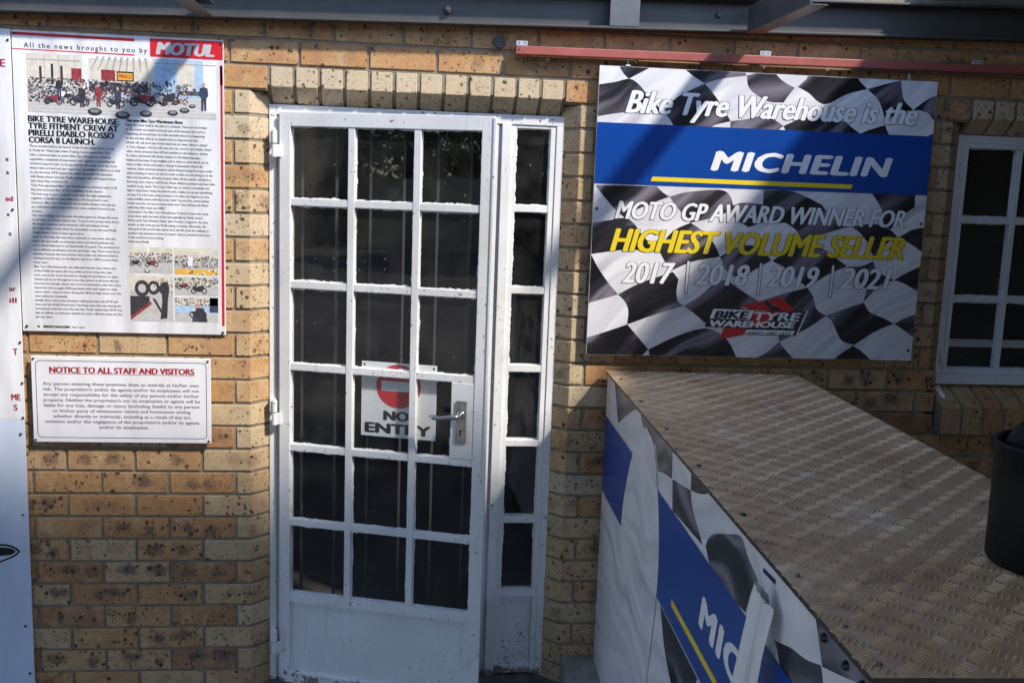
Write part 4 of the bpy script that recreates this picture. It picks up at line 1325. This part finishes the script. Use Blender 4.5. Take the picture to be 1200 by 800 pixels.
def ph_e(mb, u0, v0, u1, v1):
    w, h = u1 - u0, v1 - v0
    rect(mb, pp, u0, v0, u1, v1, 1, 'photo_floor'); rect(mb, pp, u0, v0 + .35 * h, u1, v0 + .68 * h, 1.2, 'photo_blue')
    rect(mb, pp, u0, v0 + .68 * h, u1, v1, 1.3, 'photo_wall'); rect(mb, pp, u0 + .8 * w, v0 + .4 * h, u1, v1, 1.3, 'photo_navy')
    clutter(mb, u0, u0 + .8 * w, v0 + .66 * h, v0 + .98 * h, 90, .003, DARKS, 1.5, rr)
    bike(mb, u0 + .078, v0 + .016, .026, 'white', 2.2, 1)
    poly(mb, pp, [(u0 + a * w, v0 + b * h) for a, b in ((.42, .02), (.75, .02), (.72, .3), (.66, .58), (.5, .6), (.42, .3))], 2.8, 'photo_dark')
    poly(mb, pp, [(u0 + a * w, v0 + b * h) for a, b in ((.40, .02), (.56, .02), (.52, .2), (.40, .2))], 2.9, 'photo_navy')
    disc(mb, pp, u0 + .53 * w, v0 + .66 * h, .06 * w, .09 * h, 3, 'photo_skin', 12)
photo(-.9587, 1.5100, -.8140, 1.6000, ph_a)
photo(-.8087, 1.5090, -.6620, 1.6005, ph_b)
photo(-.9575, 1.3440, -.8150, 1.5020, ph_c)
photo(-.8087, 1.4370, -.6625, 1.5010, ph_d)
photo(-.8087, 1.3440, -.6630, 1.4300, ph_e)
screws(poster, PY, [(-1.306, 2.285), (-.646, 2.285), (-1.302, 1.318), (-.648, 1.309)], .005)

# ------------------------------------------------------------------ notice board
NY = -.03
notice = thing('notice_board', 'small white notice to staff and visitors with a red heading', 'notice', (-.987, NY, .918))
board('notice_plate', NY, -1.287, .9165, -.6885, 1.2175, 'notice', .012, notice)
np_ = WALL(NY)
mb = MB()
def rrect(mb, pl, u0, v0, u1, v1, r, w, lay, key):
    def loop(a0, b0, a1, b1, r):
        out = []
        for cx, cy, s in ((a1 - r, b1 - r, 0), (a0 + r, b1 - r, 1), (a0 + r, b0 + r, 2), (a1 - r, b0 + r, 3)):
            for k in range(5):
                t_ = (s + k / 4) * math.pi / 2
                out.append((cx + r * math.cos(t_), cy + r * math.sin(t_)))
        return out
    o, i = loop(u0, v0, u1, v1, r), loop(u0 + w, v0 + w, u1 - w, v1 - w, max(.001, r - w))
    vs = [pl.at(*q, lay * LAY) for q in o + i]; n = len(o)
    mb.add(vs, [(k, (k + 1) % n, n + (k + 1) % n, n + k) for k in range(n)], key)
rrect(mb, np_, -1.2735, .932, -.7015, 1.204, .015, .0022, 1, 'ink')
mb.build('border_line', notice)
mb = MB()
put_text(mb, np_, 'NOTICE TO ALL STAFF AND VISITORS', -1.228, -.742, 1.1615, 1.1815, 'dark_red', 1, .0017)
rect(mb, np_, -1.228, 1.1575, -.742, 1.1592, 1, 'dark_red')
mb.build('heading', notice)
mb = MB()
NL = [('Any person entering these premises does so entirely at his/her own', -1.251, -.728), ('risk. The proprietor/s and/or its agents and/or its employees will not', -1.251, -.727),
      ('accept any responsibility for the safety of any person and/or his/her', -1.249, -.727), ('property. Neither the proprietor/s nor its employees or agents will be', -1.250, -.725),
      ('liable for any loss, damage or injury (including death) to any person', -1.249, -.727), ('or his/her party of whatsoever nature and howsoever arising', -1.221, -.757),
      ('whether directly or indirectly, including as a result of any act,', -1.219, -.755), ('omission and/or the negligence of the proprietor/s and/or its agents', -1.247, -.728), ('and/or its employees.', -1.067, -.900)]
for i, (s, a, b) in enumerate(NL):
    v = 1.1180 - i * .0190
    put_text(mb, np_, s, a, b, v, v + .0108, 'ink', 1, .00025)
mb.build('lettering', notice)
screws(notice, NY, [(-1.279, 1.2095), (-.697, 1.2095), (-1.28, .924), (-.696, .924)], .004)

# ------------------------------------------------------------------ white panels at the left edge
LY = -.016
pan = thing('text_panel', 'white sign panel with partly seen red lettering at the left edge', 'sign', (-1.75, LY, .99))
board('panel_board', LY, -2.2, .9905, -1.3185, 2.297, 'board', .006, pan)
lp = WALL(LY)
for s, u1, v, hgt, key in (('E', -1.336, 2.176, .024, 'dark_red'), ('e', -1.338, 1.872, .014, 'ink'), ('a', -1.338, 1.829, .014, 'ink'), ('ed', -1.329, 1.740, .0165, 'dark_red'), ('e', -1.342, 1.690, .013, 'ink'), ('s', -1.338, 1.625, .0145, 'ink'),
                           ('ar', -1.330, 1.438, .0165, 'dark_red'), ('ill', -1.330, 1.398, .0165, 'dark_red'), ('T', -1.334, 1.218, .022, 'dark_red'), ('ME', -1.330, 1.060, .021, 'dark_red'), ('S', -1.341, 1.024, .020, 'dark_red')):
    wd = hgt * {1: .72, 2: 1.5, 3: 1.5}[len(s)]
    mb = MB(); put_text(mb, lp, s, u1 - wd, u1, v, v + hgt, key, 1, .0013); mb.build('lettering', pan)
screws(pan, LY, [(-1.326, 2.262), (-1.332, 1.712), (-1.325, 1.262), (-1.323, 1.12), (-1.325, .998)], .0045)
pan2 = thing('blank_panel', 'pale bluish white panel with a black emblem tip, below the lettered panel', 'sign', (-1.75, LY, 0))
board('panel_board', LY, -2.2, -.005, -1.3205, .9895, 'board_blue', .006, pan2)
mb = MB()
em = softpoly([(-1.5266, 0.5399), (-1.4197, 0.5423), (-1.3854, 0.5381), (-1.3628, 0.5272), (-1.3518, 0.5146), (-1.3678, 0.4978), (-1.3991, 0.4827), (-1.4226, 0.4726), (-1.5319, 0.4224)], 5)
poly(mb, lp, em, 1, 'black')
poly(mb, lp, softpoly([(-1.5269, 0.5332), (-1.42, 0.5348), (-1.3895, 0.5314), (-1.3699, 0.523), (-1.361, 0.5137), (-1.3754, 0.5011), (-1.4067, 0.4861), (-1.5314, 0.4325)], 5), 2, 'board_blue')
poly(mb, lp, softpoly([(-1.4661, 0.5298), (-1.3973, 0.5289), (-1.373, 0.5213), (-1.3672, 0.5146), (-1.383, 0.5028), (-1.4215, 0.4979), (-1.4286, 0.513), (-1.4589, 0.5189)], 5), 3, 'black')
mb.build('emblem', pan2)
mb = MB(); disc(mb, lp, -1.3385, .6480, .004, .004, 3, 'black', 14); mb.build('emblem_dot', pan2)
screws(pan2, LY, [(-1.335, .94), (-1.336, .055), (-1.345, .235)], .005)

# ------------------------------------------------------------------ tread plate stand with printed side
A_ = Vector((.719, -.03, 0)); Bv = Vector((.641, -2.302, 0))
dvec = (Bv - A_).normalized(); nvec = Vector((dvec.y, -dvec.x, 0))      # nvec points to the door side
if nvec.x > 0: nvec = -nvec
LEN, WID, TOPZ = 2.273, .700, 1.2016
stand = thing('display_stand', 'waist high stand with ribbed metal top and blue chequered printed side', 'stand', tuple(A_))
def sp3(s, z, out=0.0):
    q = A_ + dvec * s + nvec * out
    return Vector((q.x, q.y, z))
mb = MB()
c8 = [sp3(s, z, -w) for z in (.0, TOPZ - .012) for s, w in ((0, .003), (0, WID - .003), (LEN - .003, WID - .003), (LEN - .003, .003))]
mb.add(c8, [(0, 3, 2, 1), (4, 5, 6, 7), (0, 1, 5, 4), (1, 2, 6, 5), (2, 3, 7, 6), (3, 0, 4, 7)], 'edge_metal')
mb.build('body', stand)
SPL = Plane(A_, dvec, (0, 0, 1), nvec)
mb = MB()
ring_ = [(0, .03), (LEN, .03), (LEN, TOPZ - .0105), (0, TOPZ - .0105)]
a = [SPL.at(u, v, -.0029) for u, v in ring_]; b = [SPL.at(u, v, 0) for u, v in ring_]
mb.add(a + b, [(3, 2, 1, 0), (4, 5, 6, 7), (0, 1, 5, 4), (1, 2, 6, 5), (2, 3, 7, 6), (3, 0, 4, 7)], 'flag_white')
_n[0] = 0
def sf(pts, key='flag_black', lay=1):
    q = clip(softpoly(pts), .001, .031, LEN - .001, TOPZ - .0112)
    _n[0] += 1
    if len(q) > 2: poly(mb, SPL, q, lay + .02 * _n[0], key)
sf([(0.1363, 1.2082), (0.6072, 1.1984), (0.489, 1.1631), (0.257, 1.0689), (0.2073, 1.1279)])
sf([(0.6147, 1.1967), (0.8353, 1.1986), (1.0454, 1.2054), (1.055, 1.1603), (1.0597, 1.1138), (0.9768, 1.1043), (0.8961, 1.0869), (0.8496, 1.1476), (0.6706, 1.1583)])
sf([(1.0669, 1.116), (1.1621, 1.1302), (1.2545, 1.1447), (1.2673, 1.1211), (1.2938, 1.1023), (1.3882, 1.0576), (1.1961, 1.0465), (1.0877, 1.0388)])
sf([(1.246, 1.203), (1.4388, 1.1998), (1.3782, 1.1745), (1.3117, 1.1561), (1.2543, 1.1457)])
sf([(1.4125, 1.0654), (1.4308, 1.0886), (1.4697, 1.1135), (1.5625, 1.1469), (1.6557, 1.1757), (1.7076, 1.1541), (1.7785, 1.1332), (1.7487, 1.1068), (1.7188, 1.0439), (1.5385, 1.0264), (1.4598, 1.0371)])
sf([(2.0518, 1.1976), (2.2787, 1.1998), (2.2498, 1.1758), (2.1816, 1.1514), (2.0995, 1.1259), (2.0808, 1.1537)])
sf([(1.8822, 1.0662), (1.9302, 1.081), (1.9723, 1.0933), (2.033, 1.105), (2.0934, 1.1253), (2.102, 1.1148), (2.1087, 1.0986), (1.9801, 1.0276), (1.9249, 1.0371), (1.8996, 1.0606)])
# lower field of the flag under the blue band
for q in ([(1.02, .752), (1.10, .66), (1.22, .60), (1.36, .66), (1.42, .752)], [(1.62, .44), (1.74, .54), (1.9, .60), (1.88, .46), (1.78, .38)],
          [(1.86, .752), (1.92, .66), (2.04, .60), (2.2, .64), (2.27, .752)]):
    sf(q)
panel = mb.build('printed_side', stand)
mb = MB()
rect(mb, SPL, .0005, .757, LEN - .0005, 1.0385, 3, 'blue')
bnd = mb.build('blue_band', panel)
mb = MB()
rect(mb, SPL, 1.142, .8045, 2.10, .8225, 4, 'yellow'); mb.build('yellow_line', panel)
mb = MB(); put_text(mb, SPL, 'MICHELIN', 1.400, 2.245, .8765, .9500, 'white', 4, .0092, .28, spacing=1.12); mb.build('lettering', panel)
# broad pale sweep of flag cloth printed across the band
mb = MB()
poly(mb, SPL, clip(softpoly([(.52, .30), (.44, .62), (.42, .80), (.50, .98), (.60, 1.10), (.72, 1.17), (.83, 1.145), (.90, 1.06), (.95, .96), (.975, .86), (.97, .74), (.93, .55), (.86, .30)]), .002, .03, LEN, TOPZ - .0112), 5, 'flag_white')
mb.build('white_sweep', panel)
# tread plate with real raised bars
mb = MB()
def tp(s, w, z): return A_ + dvec * s - nvec * w + Vector((0, 0, z))
s0, s1, w0, w1 = -.004, LEN + .006, -.006, WID + .004
v8 = [tp(s, w, z) for z in (TOPZ - .0103, TOPZ - .0005) for s, w in ((s0, w0), (s0, w1), (s1, w1), (s1, w0))]
mb.add(v8, [(0, 3, 2, 1), (4, 5, 6, 7)], 'tread'); mb.add(v8, [(0, 1, 5, 4), (1, 2, 6, 5), (2, 3, 7, 6), (3, 0, 4, 7)], 'edge_metal')
CELL = .0415
def lug(s, w, ang, ln, wd, hh):
    c, n_ = math.cos(ang), math.sin(ang)
    def P3(a, b, z): return tp(s + a * c - b * n_, w + a * n_ + b * c, TOPZ - .0006 + z)
    h2 = ln / 2
    pts = [P3(-h2, 0, 0), (P3(-h2 * .45, -wd / 2, 0)), P3(h2 * .45, -wd / 2, 0), P3(h2, 0, 0), P3(h2 * .45, wd / 2, 0), P3(-h2 * .45, wd / 2, 0), P3(-h2 * .55, 0, hh), P3(h2 * .55, 0, hh)]
    mb.add(pts, [(0, 1, 6), (1, 2, 7, 6), (2, 3, 7), (3, 4, 7), (4, 5, 6, 7), (5, 0, 6)], 'tread')
ni, nj = int(WID / CELL), int(LEN / CELL)
for i in range(ni + 1):
    for j in range(nj + 1):
        w, s = (i + .35) * CELL, (j + .35) * CELL
        if w > WID - .014 or s > LEN - .014: continue
        even = (i + j) % 2 == 0
        for k in range(-2, 3):
            d = k * .0084
            if even: lug(s + d * .72, w + d * .72 * 1.3, math.radians(-38) + math.pi / 2 * 0 + math.radians(0), .027, .0050, .0020)
            else: lug(s + d * .72, w - d * .72 * 1.3, math.radians(38), .027, .0050, .0020)
top = mb.build('tread_plate', stand)
for s in (.16, .52, .88, 1.24, 1.60, 1.92, 2.12, 2.24):
    g = MB(); q = tp(s, .02, TOPZ); g.tube([q, q + Vector((0, 0, .003))], [.007, .004], 'edge_metal' if s < 1.9 else 'chrome', 10); g.build('screw', top)
for u, v in ((2.102, 1.175), (2.186, 1.172), (2.245, 1.172)):
    g = MB(); q = SPL.at(u, v, .0012); g.tube([q, q + nvec * .006], [.008, .006], 'black', 10); g.build('bolt', panel)
g = MB(); poly(g, SPL, [(1.802, 1.1605), (1.870, 1.1640), (1.870, 1.1725), (1.802, 1.1690)], 4, 'blue'); poly(g, SPL, [(1.814, 1.1625), (1.868, 1.1650), (1.868, 1.1712), (1.814, 1.1685)], 5, 'black'); g.build('sticker', panel)
g = MB()                                  # near end with its pale strip under the plate
q0, q1 = tp(LEN, .0, 0), tp(LEN, WID, 0)
e = dvec * .004
g.prism([tp(LEN, .0, .03), tp(LEN, WID, .03), tp(LEN, WID, TOPZ - .022), tp(LEN, .0, TOPZ - .022)], (0, 0, 0), e, 'board'); g.build('end_panel', stand)

# rolled vinyl standing against the printed side
roll = thing('rolled_poster', 'rolled white vinyl poster standing against the chequered side of the stand', 'poster roll', tuple(sp3(1.70, 0, .07)))
mb = MB()
n = 22
turns = 1.35
vs, fs = [], []
cnt = 34
for iz, z in enumerate((GZ + .001, .55, 1.15)):
    for k in range(cnt + 1):
        t_ = k / cnt * turns * 2 * math.pi
        r = (.0185 + .0032 * t_ / (2 * math.pi)) * (1 + .75 * (1.15 - z) / 1.15)
        u = 1.872 - .11 * (1.15 - z) + r * math.cos(t_ + 2.4); o = .024 + .10 * (1.15 - z) + .62 * r * math.sin(t_ + 2.4) + .0015 * math.sin(9 * t_)
        zz = z + (.014 * math.cos(t_ + .2) if iz == 2 else 0)
        vs.append(sp3(u, zz, o))
for iz in range(2):
    for k in range(cnt):
        a = iz * (cnt + 1) + k
        fs.append((a, a + 1, a + cnt + 2, a + cnt + 1))
mb.add(vs, fs, 'paper')
rb = mb.build('vinyl_roll', roll, smooth=True)
mb = MB()                                  # free edge of the sheet, lifting off towards the panel
vs, fs = [], []
for i in range(9):
    z = 1.135 - i * .05
    for k in range(5):
        f = k / 4
        vs.append(sp3(1.888 - .11 * (1.15 - z) + .030 * f, z + .006 * math.sin(i * 1.3 + k), .028 + .10 * (1.15 - z) - .014 * f + .004 * math.sin(i * .9 + k * 1.7)))
for i in range(8):
    for k in range(4):
        fs.append((i * 5 + k, i * 5 + k + 1, i * 5 + k + 6, i * 5 + k + 5))
mb.add(vs, fs, 'paper')
mb.build('loose_edge', roll, smooth=True)

# ------------------------------------------------------------------ black bucket on the stand
bk = thing('bucket', 'black plastic bucket standing on the ribbed metal top', 'bucket', (1.168, -1.902, TOPZ + .001))
mb = MB()
prof = [(.0, .0), (.107, .0), (.111, .006), (.1115, .12), (.1125, .212), (.1165, .216), (.1165, .222), (.1115, .223), (.109, .216), (.105, .02), (.0, .018)]
n = 56
vs = [(r * math.cos(2 * math.pi * k / n), r * math.sin(2 * math.pi * k / n), z) for r, z in prof for k in range(n)]
fs = [(i * n + k, i * n + (k + 1) % n, (i + 1) * n + (k + 1) % n, (i + 1) * n + k) for i in range(len(prof) - 1) for k in range(n)]
mb.add(vs, fs, 'black_plastic')
o = mb.build('bucket_shell', None, (0, 0, 0), smooth=True); o.parent = bk
mb = MB()                                   # crumpled black liner bulging out of the bucket
vs, fs = [], []
nn, mm = 26, 9
rl = random.Random(5)
for i in range(mm):
    f = i / (mm - 1)
    for k in range(nn):
        a = 2 * math.pi * k / nn
        r = (.104 * (1 - f * .75)) * (1 + .10 * math.sin(5 * a + f * 4) + rl.uniform(-.06, .06))
        vs.append((.018 * f + r * math.cos(a), .02 * f + r * math.sin(a), .16 + .15 * f ** .7 + rl.uniform(-.006, .006)))
for i in range(mm - 1):
    for k in range(nn):
        fs.append((i * nn + k, i * nn + (k + 1) % nn, (i + 1) * nn + (k + 1) % nn, (i + 1) * nn + k))
fs.append([(mm - 1) * nn + k for k in range(nn)])
mb.add(vs, fs, 'black_plastic')
o = mb.build('bin_liner', None, (0, 0, 0)); o.parent = bk

# ------------------------------------------------------------------ step and concrete block
mb = MB(); mb.box(-.56, .60, -.16, .14, GZ - .05, GZ + .004, 'step')
tag(mb.build('door_step', None, (0, -.05, GZ), bevel=.004), 'dark worn stone door step under the white door', 'step')
mb = MB(); mb.box(.598, .735, -.62, -.002, GZ - .02, .092, 'concrete')
tag(mb.build('concrete_block', None, (.65, -.3, GZ), bevel=.006), 'low grey concrete block between the brick jamb and the printed stand', 'block')

# ------------------------------------------------------------------ plastered wall closing the yard on the right
mb = MB(); mb.box(4.6, 4.8, -7.5, .2, GZ - .1, 2.75, 'dark_plaster')
tag(mb.build('side_wall', None, (4.7, -3.7, GZ)), 'dark plastered side wall at the right end of the canopy', 'wall')

# ------------------------------------------------------------------ across the yard (seen only as reflections)
def workshop(x0, x1, label):
    far = thing('far_building', label, 'building', ((x0 + x1) / 2, -19, GZ))
    mb = MB(); mb.box(x0, x1, -23, -19, GZ, 4.6, 'render_wall'); mb.build('wall', far)
    x = x0 + 1.2
    while x + 3.6 < x1:
        mb = MB(); mb.box(x, x + 3.4, -19.0, -18.93, GZ, 2.9, 'dark_open'); mb.build('roller_door', far)
        mb = MB(); mb.box(x + .3, x + 3.1, -18.92, -18.86, 3.15, 3.7, 'sign_cream'); mb.build('sign_board', far)
        x += 5.2
    mb = MB(); mb.box(x0 - .4, x1 + .4, -23.3, -18.2, 4.6, 4.75, 'roof'); mb.build('roof', far)
workshop(-42, -17.5, 'left plastered workshop across the yard, seen as reflection in the door panes')
workshop(-10.5, 18, 'right plastered workshop across the yard, seen as reflection in the narrow sidelight')
def tree(x, y, h, seed, label):
    q = random.Random(seed)
    tr = thing('tree', label, 'tree', (x, y, GZ))
    mb = MB(); mb.tube([(x, y, GZ), (x + .1, y, h * .3), (x - .1, y + .1, h * .62)], [.22, .15, .07], 'bark', 10)
    for k in range(5):
        a = q.uniform(0, 6.28); mb.tube([(x, y, h * .32 + .1 * k), (x + 1.1 * math.cos(a), y + 1.1 * math.sin(a), h * .6 + .1 * k)], [.08, .03], 'bark', 7)
    mb.build('trunk', tr)
    mb = MB()
    for c in range(46):
        a, r, z = q.uniform(0, 6.28), 1.9 * math.sqrt(q.random()), h * q.uniform(.30, .98)
        cx, cy = x + r * math.cos(a), y + r * math.sin(a)
        for l in range(75):
            p = Vector((cx + q.gauss(0, .35), cy + q.gauss(0, .35), z + q.gauss(0, .28)))
            u = Vector((q.uniform(-1, 1), q.uniform(-1, 1), q.uniform(-1, 1))).normalized() * .11
            w = u.cross(Vector((q.uniform(-1, 1), q.uniform(-1, 1), q.uniform(-1, 1)))).normalized() * .06
            mb.add([p - u, p + w, p + u, p - w], [(0, 1, 2, 3)], 'leaf')
    mb.build('crown', tr)
tree(-16.2, -24, 6.5, 1, 'taller green tree beyond the gap between the workshops')
tree(-12.4, -27, 5.6, 2, 'bushy tree at the right side of the gap between the workshops')
tree(-14.4, -25, 5.0, 3, 'lowest bushy tree, in the middle of the gap between the workshops')
tree(-18.6, -27, 6.0, 4, 'bushy tree half hidden by the left workshop')
mb = MB(); mb.box(-17.4, -10.6, -22.2, -22.0, GZ, 2.1, 'render_wall')
tag(mb.build('yard_wall', None, (-14, -22, GZ)), 'low plastered wall closing the gap between the workshops', 'wall')

for o in bpy.data.objects:
    if '_o' in o.keys():
        del o['_o']
